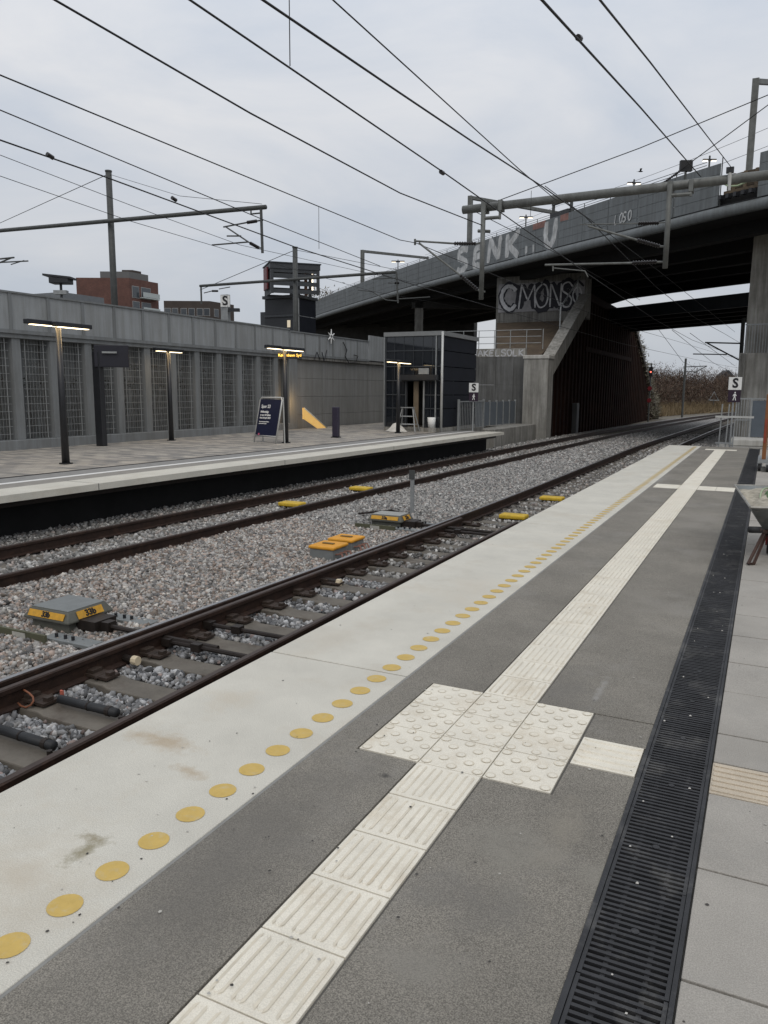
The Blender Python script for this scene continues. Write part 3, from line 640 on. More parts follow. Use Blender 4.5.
# ---- ribbed retaining wall
BC = [15.05+1.222*k for k in range(-10, 10)]
wy0, wy1 = BC[0]-.62, 27.55
rw = thing('ribbed_retaining_wall', 'long blue grey retaining wall with ribs, wire trellis bays and a panelled parapet', 'wall', (-18.1, wy0, 0))
MB().box(-18.6, -18.45, wy0, wy1, -.2, 2.95).build('recess_back', RECESS, rw)
MB().box(-18.44, -17.98, wy0, wy1, -.2, .26).build('plinth', RIB, rw, bevel=.02)
MB().box(-18.6, -18.02, wy0, wy1, 2.95, 3.07).build('coping', RIB, rw, bevel=.01)
for i, c in enumerate(BC):
    y0, y1 = c+.43, min(c+.792, wy1)
    mb = MB(); mb.prism([(-18.44, y0, .262), (-18.06, y0+.05, .262), (-18.06, y1-.05, .262), (-18.44, y1, .262)], (0, 0, 2.686)); mb.build('rib', RIB, rw)
    if c < 12: continue
    mb = MB()
    for e in (-.30, .30): mb.tube((-18.13, c+e, .27), (-18.13, c+e, 2.94), .014, 5)
    for k in range(13): mb.tube((-18.12, c-.40, .42+k*.2), (-18.12, c+.40, .42+k*.2), .006, 4)
    for k in range(1, 8): mb.tube((-18.11, c-.40+k*.1, .27), (-18.11, c-.40+k*.1, 2.94), .0035, 4)
    mb.build('trellis', WIRE, rw)
    mb = MB()
    for k in range(13):
        yy = c-.33+k*.055; zz = random.uniform(1.5, 2.9)
        pts = [V(-18.20+random.uniform(-.05, .05), yy+random.uniform(-.06, .06), .27+(zz-.27)*q/5) for q in range(6)]
        mb.path(pts, .007, 4)
    for k in range(26):
        p = V(-18.2, c+random.uniform(-.3, .3), random.choice([1.75, 1.8, 1.85, 2.3])+random.uniform(-.08, .08)); a = random.uniform(0, 6)
        mb.add([p, p+V(.03, .05*math.cos(a), .05*math.sin(a)), p+V(-.02, .07*math.cos(a+1), .07*math.sin(a+1))], [(0, 1, 2)])
    mb.build('climbing_stems', mat('dry climbing stems', (.05, .047, .042), .9, .3, 8, 0), rw)
def parapet(par, ya, yb, z0, z1, X=-18.0, pitch=1.222):
    n = max(1, round((yb-ya)/pitch)); d = (yb-ya)/n
    for k in range(n):
        a, b = ya+k*d, ya+(k+1)*d
        MB().box(X-.05, X, a+.05, b-.05, z0, z1-.03).build('parapet_panel', PARA, par)
        mb = MB().box(X-.07, X+.025, a-.05, a+.047, z0, z1-.02); mb.build('parapet_post', RIB, par)
    MB().box(X-.08, X+.04, ya, yb, z1-.028, z1+.02).build('top_rail', RIB, par)
    MB().box(X-.09, X+.03, ya, yb, z0-.10, z0-.002).build('bottom_rail', RIB, par)
parapet(rw, wy0, wy1, 3.17, 4.13)
# ---- smooth wall beyond
sw = thing('smooth_retaining_wall', 'plain smooth grey wall between the ribbed wall and the dark lift building', 'wall', (-18.1, 27.6, 0))
MB().box(-18.6, -18.03, 27.56, 28.2, -.2, 2.93).build('end_pier', RIB, sw)
mb = MB()
for k in range(4):
    for r in range(4):
        mb.box(-18.5, -18.12, 28.21+k*2.2, 28.20+(k+1)*2.2-.012, -.2+r*.785, -.2+(r+1)*.785-.010)
mb.build('cladding', SMOOTHW, sw)
MB().box(-18.6, -18.0, 28.2, 37.0, 2.945, 3.06).build('coping', CONCD, sw)
parapet(sw, 27.6, 34.7, 3.17, 4.06); 
MB().box(-18.05, -17.98, 34.75, 36.2, 3.12, 4.35).build('parapet_panel', PARA, sw)
MB().box(-18.05, -17.98, 36.23, 37.6, 3.12, 4.35).build('parapet_panel', PARA, sw)
MB().box(-18.6, -17.9, 37.01, 37.7, -.2, 3.06).build('end_pier', mat('mossy concrete', (.13, .15, .12), .9, .4, 2, .3, 30, streak=.5), sw)
# hanging hose on the parapet
pts = [px(*q, -17.93) for q in [(343,342),(347,350),(345,356),(349,363),(356,362),(358,356),(354,355)]]
tag(MB().path(pts, .022, 6).build('hanging_hose', RUBBER), 'black hose curling down the parapet left of the bridge', 'hose')
# star ornament
c = px(331, 336.5, -17.9); mb = MB()
for k in range(6):
    a = math.pi*k/3+.5; mb.prism([c+V(.0, .05*math.cos(a+1.57), .05*math.sin(a+1.57)), c+V(0, .32*math.cos(a), .32*math.sin(a)), c+V(0, .05*math.cos(a-1.57), .05*math.sin(a-1.57))], (.03, 0, 0))
tag(mb.build('star_ornament', mat('white star', (.8, .8, .78), .5, 0, bump=0)), 'white six pointed star hanging at the top of the parapet', 'star ornament')
# graffiti scribble on parapet
pts = [[px(*q, -17.96) for q in s] for s in ([(314,360),(317,352),(320,360)], [(322,352),(324,361),(327,350)])]
mb = MB(); [mb.path(p, .02, 4) for p in pts]
mb.build('graffiti_scribble', GRAFB, sw)
# ---- lamps on the far platform
def lamp(base, toppx, y0px, y1px, label, k=1):
    b = pz(*base, 0); t = py(toppx[0], toppx[1], b.y); h = t.z
    r = thing('platform_lamp', label, 'lamp', b, 'lamps on the far platform')
    MB().cone(b, .085, .055, h, 12).build('pole', BLACKP, r, smooth=True)
    MB().box(b.x-.10, b.x+.10, b.y-.10, b.y+.10, 0.002, .03).build('base_plate', BLACKP, r)
    # twin bars along the platform, staggered
    s = -1
    for (xo, ya, yb, zo) in ((.09, b.y-.22*k, b.y+.92*k, 0), (-.09, b.y-.86*k, b.y+.28*k, .02)):
        hd = MB().box(b.x+xo-.075, b.x+xo+.075, ya, yb, h+zo, h+zo+.10).build('lamp_head', BLACKP, r, bevel=.015)
        MB().box(b.x+xo-.055, b.x+xo+.055, ya+.12, yb-.08, h+zo-.012, h+zo-.002).build('diffuser', LAMP, hd)
    l = bpy.data.lights.new('lamp_light', 'AREA'); l.shape = 'RECTANGLE'; l.size = .12; l.size_y = 1.4; l.energy = 5; l.color = (1, .68, .33)
    lo = bpy.data.objects.new('lamp_light', l); COL.objects.link(lo); lo.location = (0, .1, h-.03); lo.parent = r
    return r, b, h
lamp((66, 464), (57.5, 327), 0, 0, 'lit black lamp post nearest the far platform edge, with double bar head', .86)
lamp((171.5, 440.5), (167.5, 352), 0, 0, 'lit black lamp post close against the ribbed wall, its light tinting two ribs', .62)
l3, b3, h3 = lamp((286, 443), (283.3, 350), 0, 0, 'lit black lamp post with amber station name sign beside the leaning poster board')
lamp((398, 433), (396.5, 363), 0, 0, 'lit black lamp post in front of the dark glass lift building')
# station name sign under the third lamp
ps = b3 + V(.12, .1, h3-.16)
hd = MB().obox(ps, (_cy, _sy, 0), (-_sy, _cy, 0), (0,0,1), .36, .035, .105).build('name_sign', BLACKP, l3)
text('lettering', 'K\u00f8benhavn Syd', .115, ps+V(_sy, -_cy, 0)*.04, (_cy, _sy, 0), (0,0,1), AMBER, hd, offset=.002)
# ---- monitor on post
b = pz(102, 446, 0); t = py(96, 347, b.y)
m_ = thing('platform_monitor', 'black flat screen seen from behind on a thick black post against the ribbed wall', 'monitor', b)
MB().box(b.x-.13, b.x+.13, b.y-.09, b.y+.09, 0, t.z-.12).build('post', BLACKP, m_, bevel=.01)
c = py(111, 356, b.y+.1); ex = V(.80, .60, 0).normalized(); ey = V(-.60, .80, 0).normalized()
MB().obox(c+ey*.10, ex, ey, (0,0,1), .47, .06, .31).build('screen', mat('black screen casing', (.018, .018, .026), .5, .1, bump=0), m_, bevel=.015)
mb = MB(); q = c-ey*.02; mb.obox(q+V(-.05,0,.10), ex, ey, (0,0,1), .20, .03, .025); mb.obox(q+V(-.2,0,-.02), ex, ey, (0,0,1), .03, .03, .12); mb.build('bracket', GALV, m_)
# ---- leaning poster board
bl, br = pz(254, 442, 0), pz(275.5, 443.8, 0)
ex = (br-bl).normalized(); nrm = V(ex.y, -ex.x, 0); wd = (br-bl).length; H = 1.40; back = -nrm*.30
sb = thing('poster_board', 'navy A-frame poster board with white text leaning beside the name sign lamp', 'sign', bl)
tl, tr = bl+back+V(0,0,H), br+back+V(0,0,H)
mb = MB(); up = (tl-bl).normalized()
mb.path([bl, bl+up*(H-.05), tl+ex*.06, tr-ex*.06, br+up*(H-.05), br], .026, 8); mb.tube(bl+up*.22, br+up*.22, .02, 6)
mb.build('frame', ALU, sb, smooth=True)
fn = up.cross(-ex).normalized() if True else nrm
fn = ex.cross(up).normalized()
cc = (bl+br)/2+up*(H*.56)
MB().obox(cc, ex, up, fn, wd/2-.03, H*.42, .012).build('poster', NAVY, sb)
mb = MB(); bb = back*1.2
mb.path([bl+bb, tl-nrm*.03, tr-nrm*.03, br+bb], .022, 6); mb.build('rear_frame', ALU, sb)
def brd(s, size, u, v, m=WHITEP): text('lettering', s, size, cc+ex*u+up*v+fn*.016, ex, up, m, sb, offset=.003, align='LEFT')
L0 = -wd/2+.13
brd('Spor 23', .145, L0, .36); brd('Midlertidigt', .088, L0, .19); brd('er spor 23 lukket', .075, L0, .09); brd('frem til april 2025', .075, L0, 0)
brd('Se mere om rejsen p\u00e5 skiltene', .04, L0, -.12); brd('og i appen f\u00f8r du rejser', .04, L0, -.18)
mb = MB(); q = cc+ex*(L0+.07)+up*-.52+fn*.016; mb.obox(q, ex, up, fn, .035, .03, .003); mb.build('emblem', mat('magenta emblem', (.5, .10, .18), .6, 0, bump=0), sb)
# ---- dark slim pillar, stair handrail, sand heap, trestle, bucket
b = pz(336, 437.5, 0); t = py(335, 407, b.y)
tk = thing('information_pillar', 'slim dark pillar standing alone on the far platform left of the lift building', 'pillar', b)
MB().box(b.x-.11, b.x+.11, b.y-.09, b.y+.09, .03, t.z).build('body', mat('dark violet casing', (.035, .030, .050), .45, .1, bump=0), tk, bevel=.02)
MB().box(b.x-.14, b.x+.14, b.y-.12, b.y+.12, .002, .03).build('base_plate', BLACKP, tk)
b = pz(303, 428, 0); b = V(-17.6, b.y-1.2, 0)
sr = thing('stair_balustrade', 'sloping brass yellow lit balustrade of a stair going down by the smooth wall', 'handrail', b)
a0 = px(303.5, 409, -17.5); a1 = px(326, 428.5, -17.5)
dv = (a1-a0); mb = MB(); mb.prism([a0, a1, a1+V(0,0,-.28), a0+V(0,0,-.42)], (.05, 0, 0)); mb.build('side_panel', GOLD, sr)
MB().path([a0+V(.03,0,.03), a1+V(.03,0,.03)], .035, 8).build('handrail', mat('pale handrail', (.62, .58, .48), .4, .1, bump=0), sr, smooth=True)
mb = MB(); mb.box(-17.50, -17.44, a0.y-.09, a0.y-.005, a0.z-.42, a0.z+.05); mb.build('end_post', GOLD, sr)
l = bpy.data.lights.new('stair_light', 'AREA'); l.size = .3; l.energy = 6; l.color = (1, .62, .25)
lo = bpy.data.objects.new('stair_light', l); COL.objects.link(lo); lo.location = (a0+V(.05,-.35,.25))-b; lo.rotation_euler = (0, math.radians(90), 0); lo.parent = sr
# ---- lift building
LX0, LX1, LY0, LY1, LH = -14.30, -11.80, 29.1, 33.2, 3.85
lf = thing('lift_building', 'black glazed lift building under the bridge end with bright corner pipe', 'building', (LX0, LY0, 0))
MB().box(LX0-.03, LX1+.03, LY0-.03, LY1, -.05, .16).build('plinth', CONC, lf)
MB().box(LX0-.06, LX1+.06, LY0-.07, LY1+.05, LH-.02, LH+.15).build('roof_edge', mat('grey roof flashing', (.20, .205, .205), .5, .1), lf)
zs = [.17, .93, 1.48, 2.05, 2.62, 3.25, LH-.03]
DX0, DX1 = -13.35, -12.55
for i in range(6):
    if i == 0 or i == 1 or i == 2:
        MB().box(LX0+.05, DX0-.03, LY0, LY0+.05, zs[i]+.02, zs[i+1]-.02).build('glass_pane', GLASSD, lf); MB().box(DX1+.03, LX1-.06, LY0, LY0+.05, zs[i]+.02, zs[i+1]-.02).build('glass_pane', GLASSD, lf)
    else: MB().box(LX0+.05, LX1-.06, LY0, LY0+.05, zs[i]+.02, zs[i+1]-.02).build('glass_pane', GLASSD, lf)
    MB().box(LX1-.05, LX1, LY0+.06, LY1-.02, zs[i]+.015, zs[i+1]-.015).build('side_panel', PANELD, lf)
mb = MB()
for z in zs: 
    if z in zs[:3]:
        mb.box(LX0, DX0-.04, LY0-.03, LY0+.08, z-.018, z+.018); mb.box(DX1+.04, LX1, LY0-.03, LY0+.08, z-.018, z+.018)
    else: mb.box(LX0, LX1, LY0-.03, LY0+.08, z-.02, z+.02)
[mb.box(x-.008, x+.008, LY0-.015, LY0+.06, 2.07, LH-.03) for x in np.arange(LX0+.42, LX1-.3, .42)]
[mb.box(x-.008, x+.008, LY0-.015, LY0+.06, .19, 2.03) for x in (LX0+.35, LX0+.65, DX1+.3)]
mb.box(LX0-.01, LX0+.05, LY0-.04, LY0+.09, .17, LH-.03); mb.build('window_frame', SLATE, lf)
MB().box(LX0-.05, LX0-.015, LY0-.06, LY0+.02, .17, LH-.03).build('corner_trim', GALV, lf)
MB().box(LX1-.25, LX1-.21, LY0-.06, LY0+.02, .17, LH-.03).build('corner_trim', GALV, lf)
MB().box(LX0+.06, LX1-.06, LY1-.1, LY1-.02, .17, LH-.03).build('rear_wall', PANELD, lf)
MB().box(LX0, LX0+.04, LY0+.1, LY1-.02, .17, LH-.03).build('side_wall', PANELD, lf)
MB().box(DX0-.4, DX1+.6, LY0+1.7, LY0+1.8, .17, 3.2).build('inner_wall', mat('dim lift shaft', (.06, .06, .062), .7, .3, 2, 0), lf)
d_ = MB().box(DX0+.28, DX0+.50, LY0+.12, LY0+.17, .17, 2.02).build('door', mat('bronze door frame', (.16, .125, .085), .5, .2, 3), lf)
MB().box(DX1-.03, DX1+.03, LY0-.04, LY0+.1, .17, 2.05).build('door_post', GALV, lf); MB().box(DX0-.03, DX0+.03, LY0-.04, LY0+.1, .17, 2.05).build('door_post', SLATE, lf)
MB().box(DX0-.2, LX1-.1, LY0-.35, LY0-.035, 2.07, 2.28).build('canopy', BLACKP, lf)
MB().box(DX1-.25, DX1+.2, LY0-.02, LY0+.03, 2.05+.26, 2.05+.5).build('lift_panel', GALV, lf)
MB().tube((LX1+.06, LY0-.10, 0), (LX1+.06, LY0-.10, LH+.12), .05, 10).build('downpipe', ALU, lf, smooth=True)
# trestle, sand, bucket
p = V(-13.05, 28.62, 0); tr_ = thing('metal_trestle', 'small grey metal trestle standing beside the white sand heap by the lift door', 'trestle', p)
mb = MB()
for a in (-.42, .42):
    mb.tube(p+V(a, -.2, 0), p+V(a*.55, -.02, .95), .025, 6); mb.tube(p+V(a, .28, 0), p+V(a*.55, .05, .95), .025, 6)
mb.build('legs', GALV, tr_); mb = MB()
for z, k in ((.3, .86), (.62, .68)): mb.tube(p+V(-.42*k, -.15, z), p+V(.42*k, -.15, z), .02, 6); mb.tube(p+V(-.42*k, .2, z), p+V(.42*k, .2, z), .02, 6)
mb.build('rungs', GALV, tr_); MB().box(p.x-.28, p.x+.28, p.y-.08, p.y+.1, .955, .99).build('top_bar', GALV, tr_)
p = V(-13.42, 28.3, 0); vs = [(p.x, p.y, .36)]; n = 18
for r_, z in ((.11, .30), (.25, .15), (.42, .0)):
    for k in range(n): a = 2*math.pi*k/n; q = r_*random.uniform(.85, 1.15); vs.append((p.x+q*math.cos(a)*1.1, p.y+q*math.sin(a), z+random.uniform(0, .03)))
fs = [(0, 1+k, 1+(k+1)%n) for k in range(n)]
for q in range(2): fs += [(1+q*n+k, 1+(q+1)*n+k, 1+(q+1)*n+(k+1)%n, 1+q*n+(k+1)%n) for k in range(n)]
tag(MB().add(vs, fs).build('sand_heap', SANDW, smooth=True), 'small heap of white sand on the far platform beside the trestle', 'sand heap')
p = V(-12.10, 28.86, .0); t_ = thing('white_bucket', 'white plastic bucket standing at the lift building wall', 'bucket', p)
MB().cone(p+V(0,0,.17), .13, .17, .42, 14).build('bucket_body', WHITEP, t_, smooth=True); MB().cone(p, .2, .2, .165, 12).build('bucket_stand', CONC, t_)
# ---- platform end: fence, ledge, sign, tile wall
kl = struct(MB().box(-12.9, -10.95, 33.4, 40.5, -1.1, -.06).build('concrete_ledge', CONC, bevel=.02))
pf = thing('panel_fence', 'low slate blue panel fence with pale posts along the concrete ledge', 'fence', (-12.1, 33.9, -.06))
ys = np.linspace(33.9, 40.3, 7)
for i in range(7):
    MB().box(-12.13, -12.04, ys[i]-.035, ys[i]+.035, -.05, 1.22).build('post', GALV, pf)
    if i < 6: MB().box(-12.11, -12.07, ys[i]+.05, ys[i+1]-.05, .0, 1.14).build('fence_panel', FENCEP, pf)
bf = thing('bar_railing', 'pale vertical bar railing between the lift building and the panel fence', 'railing', (-11.7, 30.4, 0))
mb = MB()
for k in range(16): y = 30.5+k*.20; mb.tube((-11.55, y, .0), (-11.55, y, 1.18), .016, 5)
mb.build('bars', GALV, bf); MB().box(-11.58, -11.52, 30.45, 33.6, 1.18, 1.23).build('top_rail', GALV, bf)
for y in (30.45, 33.6): MB().box(-11.59, -11.51, y-.04, y+.04, 0, 1.3).build('post', GALV, bf)
MB().box(-11.62, -11.50, 30.5, 33.4, -.3, .05).build('kerb', CONCD, bf)
def endsign(c, half, h0, ex, label, post, mroon=True):
    t = thing('platform_end_sign', label, 'sign', V(post.x, post.y, post.z))
    MB().tube(post, V(post.x, post.y, c.z+half*2), .03, 8).build('post', GALV, t)
    ex = Vector(ex).normalized(); fn = ex.cross(V(0,0,1)).normalized(); q = V(post.x, post.y, c.z)+fn*.05
    w_ = MB().obox(q+V(0,0,half), ex, fn, (0,0,1), half, .012, half*.97).build('letter_panel', WHITEP, t)
    text('lettering', 'S', half*2.0, q+V(0,0,half)+fn*.02, ex, (0,0,1), BLACKT, w_, offset=.012)
    m2 = MB().obox(q-V(0,0,half*.95), ex, fn, (0,0,1), half*.96, .012, half*.93).build('warning_panel', MAROON, t)
    mb = MB(); s = half; o = q-V(0,0,half*.95)+fn*.02
    P = lambda u, v: o+ex*(u*s)+V(0,0,v*s)
    n = 10; mb.prism([P(.05+.12*math.cos(2*math.pi*k/n), .55+.12*math.sin(2*math.pi*k/n)) for k in range(n)], fn*.004)
    for poly in ([(-.14,.36),(.16,.36),(.13,-.08),(-.10,-.08)], [(-.14,.36),(-.30,.02),(-.22,-.02),(-.06,.26)], [(.16,.36),(.32,.06),(.25,0),(.08,.24)], [(-.10,-.06),(.02,-.06),(-.16,-.66),(-.28,-.62)], [(.0,-.06),(.13,-.06),(.26,-.62),(.14,-.66)]):
        mb.prism([P(*a) for a in poly], fn*.004)
    mb.build('walking_figure', WHITEP, m2)
    return t
c = py(473.5, 392.4, 30.6)
endsign(c, .195, 0, (_cy, _sy, 0), 'small white S sign over a dark walking figure panel beside the lift building', V(c.x, 30.6, -.05))
tw = thing('tiled_retaining_wall', 'dark grey tiled wall with pale graffiti band below the embankment by the tunnel mouth', 'wall', (-16.5, 41.2, 0))
mb = MB()
for k in range(6):
    for r in range(3): mb.box(-17.5+k*1.0, -16.51+k*1.0-.004, 41.2, 41.5, -1+r*1.5, -1+(r+1)*1.5-.008)
mb.build('tile_cladding', TILEW, tw)
MB().box(-17.5, -11.9, 41.21, 41.6, 3.505, 3.95).build('coping_beam', CONC, tw)
rg = random.Random(9)
for i, ch in enumerate('NAKELSOLK'): spray(ch, V(-14.9+i*.33, 41.205, 3.56), (1,0,0), (0,0,1), (0,-1,0), .30, .32, .07, GRAFW, tw, rg)
rl = thing('embankment_railing', 'thin grey pipe railing on top of the tiled wall under the bridge', 'railing', (-16.5, 41.4, 3.9))
mb = MB()
for x in np.arange(-17.3, -11.0, .9): mb.tube((x, 41.4, 3.9), (x, 41.4, 4.95), .022, 6)
mb.build('posts', GALV, rl); mb = MB()
for z in (4.25, 4.6, 4.95): mb.tube((-17.4, 41.4, z), (-11.2, 41.75, z), .018, 6)
mb.build('rails', GALV, rl)
# ---- embankment, wing wall, abutment, tunnel wall
struct(MB().add([(-13.6,41.62,3.4),(-11.33,41.62,3.4),(-11.33,50,6.1),(-16.4,50,6.1),(-13.6,41.62,-1),(-11.33,41.62,-1),(-11.33,50,-1),(-16.4,50,-1)],[(0,1,2,3),(7,6,5,4),(0,4,5,1),(1,5,6,2),(2,6,7,3),(3,7,4,0)]).build('embankment_slope', EARTH))
ww = thing('wing_wall', 'pale concrete wing wall with sloping top beside the tunnel mouth', 'wall', (-11, 41, -1))
MB().box(-11.78, -10.45, 40.6, 41.7, -1.1, 3.35).build('end_column', CONC, ww, bevel=.03)
MB().box(-11.82, -10.40, 40.55, 41.72, 3.352, 3.55).build('end_cap', CONCL, ww, bevel=.03)
mb = MB(); mb.prism([(-10.95, 41.72, 2.55), (-10.95, 41.72, 3.5), (-10.95, 50.0, 7.60), (-10.95, 50, 6.65)], (.50, 0, 0)); mb.build('sloping_beam', CONC, ww)
mb = MB(); mb.prism([(-11.05, 41.73, 3.51), (-11.05, 50.0, 7.61), (-11.05, 50, 7.70), (-11.05, 41.73, 3.60)], (.65, 0, 0)); mb.build('coping', CONC, ww)
mb = MB(); pr = [V(-11.5, 45.4+0*k, 0) for k in range(1)]
pts = [V(-10.98, 44.9, 5.2), V(-10.98, 44.9, 6.4), V(-10.98, 49.6, 8.7)]
mb.path(pts, .045, 6); mb.tube(V(-10.98, 49.0, 7.2), V(-10.98, 49.0, 8.4), .04, 6); mb.build('handrail', GALV, ww)
ab = thing('bridge_abutment', 'concrete abutment under the bridge covered with black and white bubble graffiti', 'abutment', (-13.5, 50, 0))
MB().box(-16.5, -10.6, 50.02, 51.2, 6.2, 9.0).build('front_wall', CONCD, ab); MB().box(-16.5, -11.4, 50.03, 51.2, -1.1, 6.19).build('lower_wall', CONCD, ab)
MB().box(-16.35, -10.75, 49.975, 50.012, 6.75, 8.55).build('painted_ground', mat('pale grey overpaint', (.25, .245, .25), .8, .35, 1.5, bump=0), ab)
rg = random.Random(5); X_, Z_, F_ = V(1,0,.03), V(0,0,1), V(0,-1,0)
spray('C', V(-16.2,49.966,6.95), X_, Z_, F_, 1.15, 1.45, .46, GRAFB, ab, rg); spray('C', V(-16.2,49.966,6.95), X_, Z_, F_, 1.15, 1.45, .24, GRAFW, ab, rg, .008)
for ch, x_, w_ in (('M', -15.0, 1.2), ('O', -13.95, 1.0), ('N', -13.05, .95), ('S', -12.25, .8)):
    spray(ch, V(x_,49.964,6.92), X_, Z_, F_, w_, 1.5, .62, GRAFB, ab, rg, .003); spray(ch, V(x_+.03,49.964,6.96), X_, Z_, F_, w_*.97, 1.45, .10, GRAFW, ab, rg, .014)
spray('G', V(-11.75,49.964,6.9), X_, Z_, F_, 1.0, 1.6, .13, GRAFB, ab, rg, .012); spray('O', V(-11.5,49.964,7.2), X_, Z_, F_, .6, .9, .08, GRAFW, ab, rg, .016)
tn = thing('sheet_pile_wall', 'dark rusty ribbed sheet pile wall lining the track under the bridge', 'wall', (-10.9, 41.8, -1))
mb = MB(); y = 41.9; poly = []
while y < 90:
    poly += [(-11.0, y), (-11.0, y+.42), (-11.32, y+.52), (-11.32, y+.85)]; y += .97
zt = lambda y: 7.9 if y < 71 else max(-.9, 7.9-(y-71)*.43)
vs = []; fs = []
for x, y in poly:
    top = min(zt(y), 2.5+(y-41.9)*.57 if y < 51 else 99); vs += [(x, y, -1.2), (x, y, top)]
for i in range(len(poly)-1): fs.append((2*i, 2*i+2, 2*i+3, 2*i+1))
mb.add(vs, fs).build('sheet_piles', SHEET, tn)
MB().box(-11.4, -10.85, 51.3, 71, 7.5, 8.0).build('capping_beam', SHEET, tn)
MB().box(-11.05, -10.93, 52, 71, 4.3, 4.6).build('waling', SHEET, tn)
mb = MB(); mb.prism([(-11.34, 71.05, 7.9), (-11.34, 91.6, -.9), (-11.34, 91.6, -1.25), (-11.34, 71.05, 7.45)], (.5, 0, 0)); mb.build('sloping_cap', DARKRUST, tn)
struct(MB().box(-16.4, -11.40, 51.25, 71, -1.2, 7.9).build('embankment', EARTH))  # unseen earth fill, added so no light leaks past the sheet piles
struct(MB().prism([(-16.4, 71.05, 7.9), (-16.4, 93, -1.24), (-16.4, 71.05, -1.24)], (5.0, 0, 0)).build('embankment_end', EARTH))
p = px(575, 419, -10.85); cbx = thing('equipment_cabinet', 'small grey cabinet on the dark sheet pile wall in the tunnel', 'cabinet', p)
MB().box(-10.98, -10.7, p.y-.35, p.y+.35, p.z-1.0, p.z+1.0).build('cabinet_body', mat('dull grey enamel', (.06, .06, .06), .6, .1), cbx, bevel=.02); MB().box(-10.7, -10.68, p.y-.3, p.y+.3, p.z-.9, p.z+.9).build('door', mat('dull grey enamel', (.06, .06, .06)), cbx)
p = px(651, 372, -9.9)
sg = thing('railway_signal', 'red lit railway signal with round plates at the far end of the tunnel', 'signal', V(p.x, p.y, -1))
MB().tube(V(p.x, p.y, -1.1), V(p.x, p.y, p.z+.8), .07, 8).build('post', MASTM, sg)
h_ = MB().box(p.x-.17, p.x+.17, p.y-.16, p.y-.08, p.z-.4, p.z+.45).build('signal_head', BLACKP, sg); MB().tube(V(p.x, p.y-.17, p.z), V(p.x, p.y-.2, p.z), .07, 12).build('lens', REDL, h_)
for dz in (-1.5, -2.6): MB().tube(V(p.x, p.y-.1, p.z+dz), V(p.x, p.y-.14, p.z+dz), .20, 16).build('round_plate', REDM, sg)
#@@NEXT
# ------------------------------------------------------------------ bridges
BP = [V(12,24.3,8.4), V(4,30.4,8.5), V(-.55,33.9,8.60), V(-2.56,34.95,8.54), V(-5.77,37.87,8.63), V(-10.89,43.4,8.99), V(-18.67,50.82,9.27), V(-29.12,60.39,9.45), V(-39.03,69.0,9.36), V(-44.5,74.3,9.40), V(-60,89,9.4)]
def catmull(P, n=24):
    out = []
    for i in range(len(P)-1):
        a, b, c, d = P[max(i-1,0)], P[i], P[i+1], P[min(i+2,len(P)-1)]
        for k in range(n):
            t = k/n; out.append(.5*((2*b)+(c-a)*t+(2*a-5*b+4*c-d)*t*t+(3*b-a-3*c+d)*t**3))
    return out+[P[-1]]
CP = catmull(BP)
cum = [0]
for a, b in zip(CP[:-1], CP[1:]): cum.append(cum[-1]+(b-a).length)
def bp(s):
    s = max(0, min(cum[-1], s)); return V(*(np.interp(s, cum, [p[k] for p in CP]) for k in range(3)))
def proj(P):
    q = Vector(P)-CAM; x, y, z = q.dot(RX), q.dot(RD), q.dot(RF); return 384+F_PX*x/z, 512+F_PX*y/z
SS = np.linspace(0, cum[-1], 700); PXS = [proj(bp(s))[0] for s in SS]
def s_at(x): return float(SS[min(range(len(SS)), key=lambda i: abs(PXS[i]-x))])
NB = V(.61, .79, 0).normalized(); OUT = -NB
br = thing('railway_bridge', 'long curving blue grey railway bridge crossing over the tracks with white graffiti on its side', 'bridge', V(-5, 38, 8))
ss = np.linspace(0, cum[-1], 90); pts = [bp(s) for s in ss]
MB().sweep(pts, [(0,.0),(.06,-.04),(.15,.0),(.21,.11),(.21,.24),(.16,.36),(.04,.42),(-.15,.42),(-.15,0)], [OUT]*len(pts)).build('edge_beam', ROLLM, br, smooth=True)
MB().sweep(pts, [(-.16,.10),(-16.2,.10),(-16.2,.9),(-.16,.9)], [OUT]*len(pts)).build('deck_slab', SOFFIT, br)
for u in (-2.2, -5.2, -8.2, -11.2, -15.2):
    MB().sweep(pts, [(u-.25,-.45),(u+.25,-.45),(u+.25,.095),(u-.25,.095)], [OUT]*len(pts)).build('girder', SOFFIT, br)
s = s_at(764); step = 2.42; s_open0, s_open1 = s_at(759), s_at(719)
k = 0; s = s_open1
edges = []
while s < cum[-1]-step and k < 42: edges.append((s, s+step)); s += step; k += 1
s = s_open0
for k in range(4): edges.append((s-step, s)); s -= step
HP = 2.06
for a, b in edges:
    pa, pb = bp(a+.02), bp(b-.02); ex = (pb-pa).normalized(); sl = (pb.z-pa.z)
    mb = MB()
    for r in range(4):
        z0 = .45+r*.405; z1 = z0+.392
        mb.prism([pa+OUT*.10+V(0,0,z0), pb+OUT*.10+V(0,0,z0), pb+OUT*.10+V(0,0,z1), pa+OUT*.10+V(0,0,z1)], NB*.05)
    mb.build('parapet_panel', FASCIA, br)
mb = MB(); mp = MB()
sr_ = [s for s in ss if s > s_open1]
for a, b in edges:
    p = bp(a); mb.tube(p+OUT*.02+V(0,0,.45), p+OUT*.02+V(0,0,2.28), .022, 5)
mb.build('railing_posts', MASTM, br)
for h in (2.16, 2.28): mp.path([bp(s)+OUT*.02+V(0,0,h) for s in sr_], .014, 5)
mp.build('handrail', MASTM, br)
mb = MB(); mb.path([bp(s)+OUT*.07+V(0,0,.43) for s in ss], .025, 5); mb.build('edge_groove', RUBBER, br)
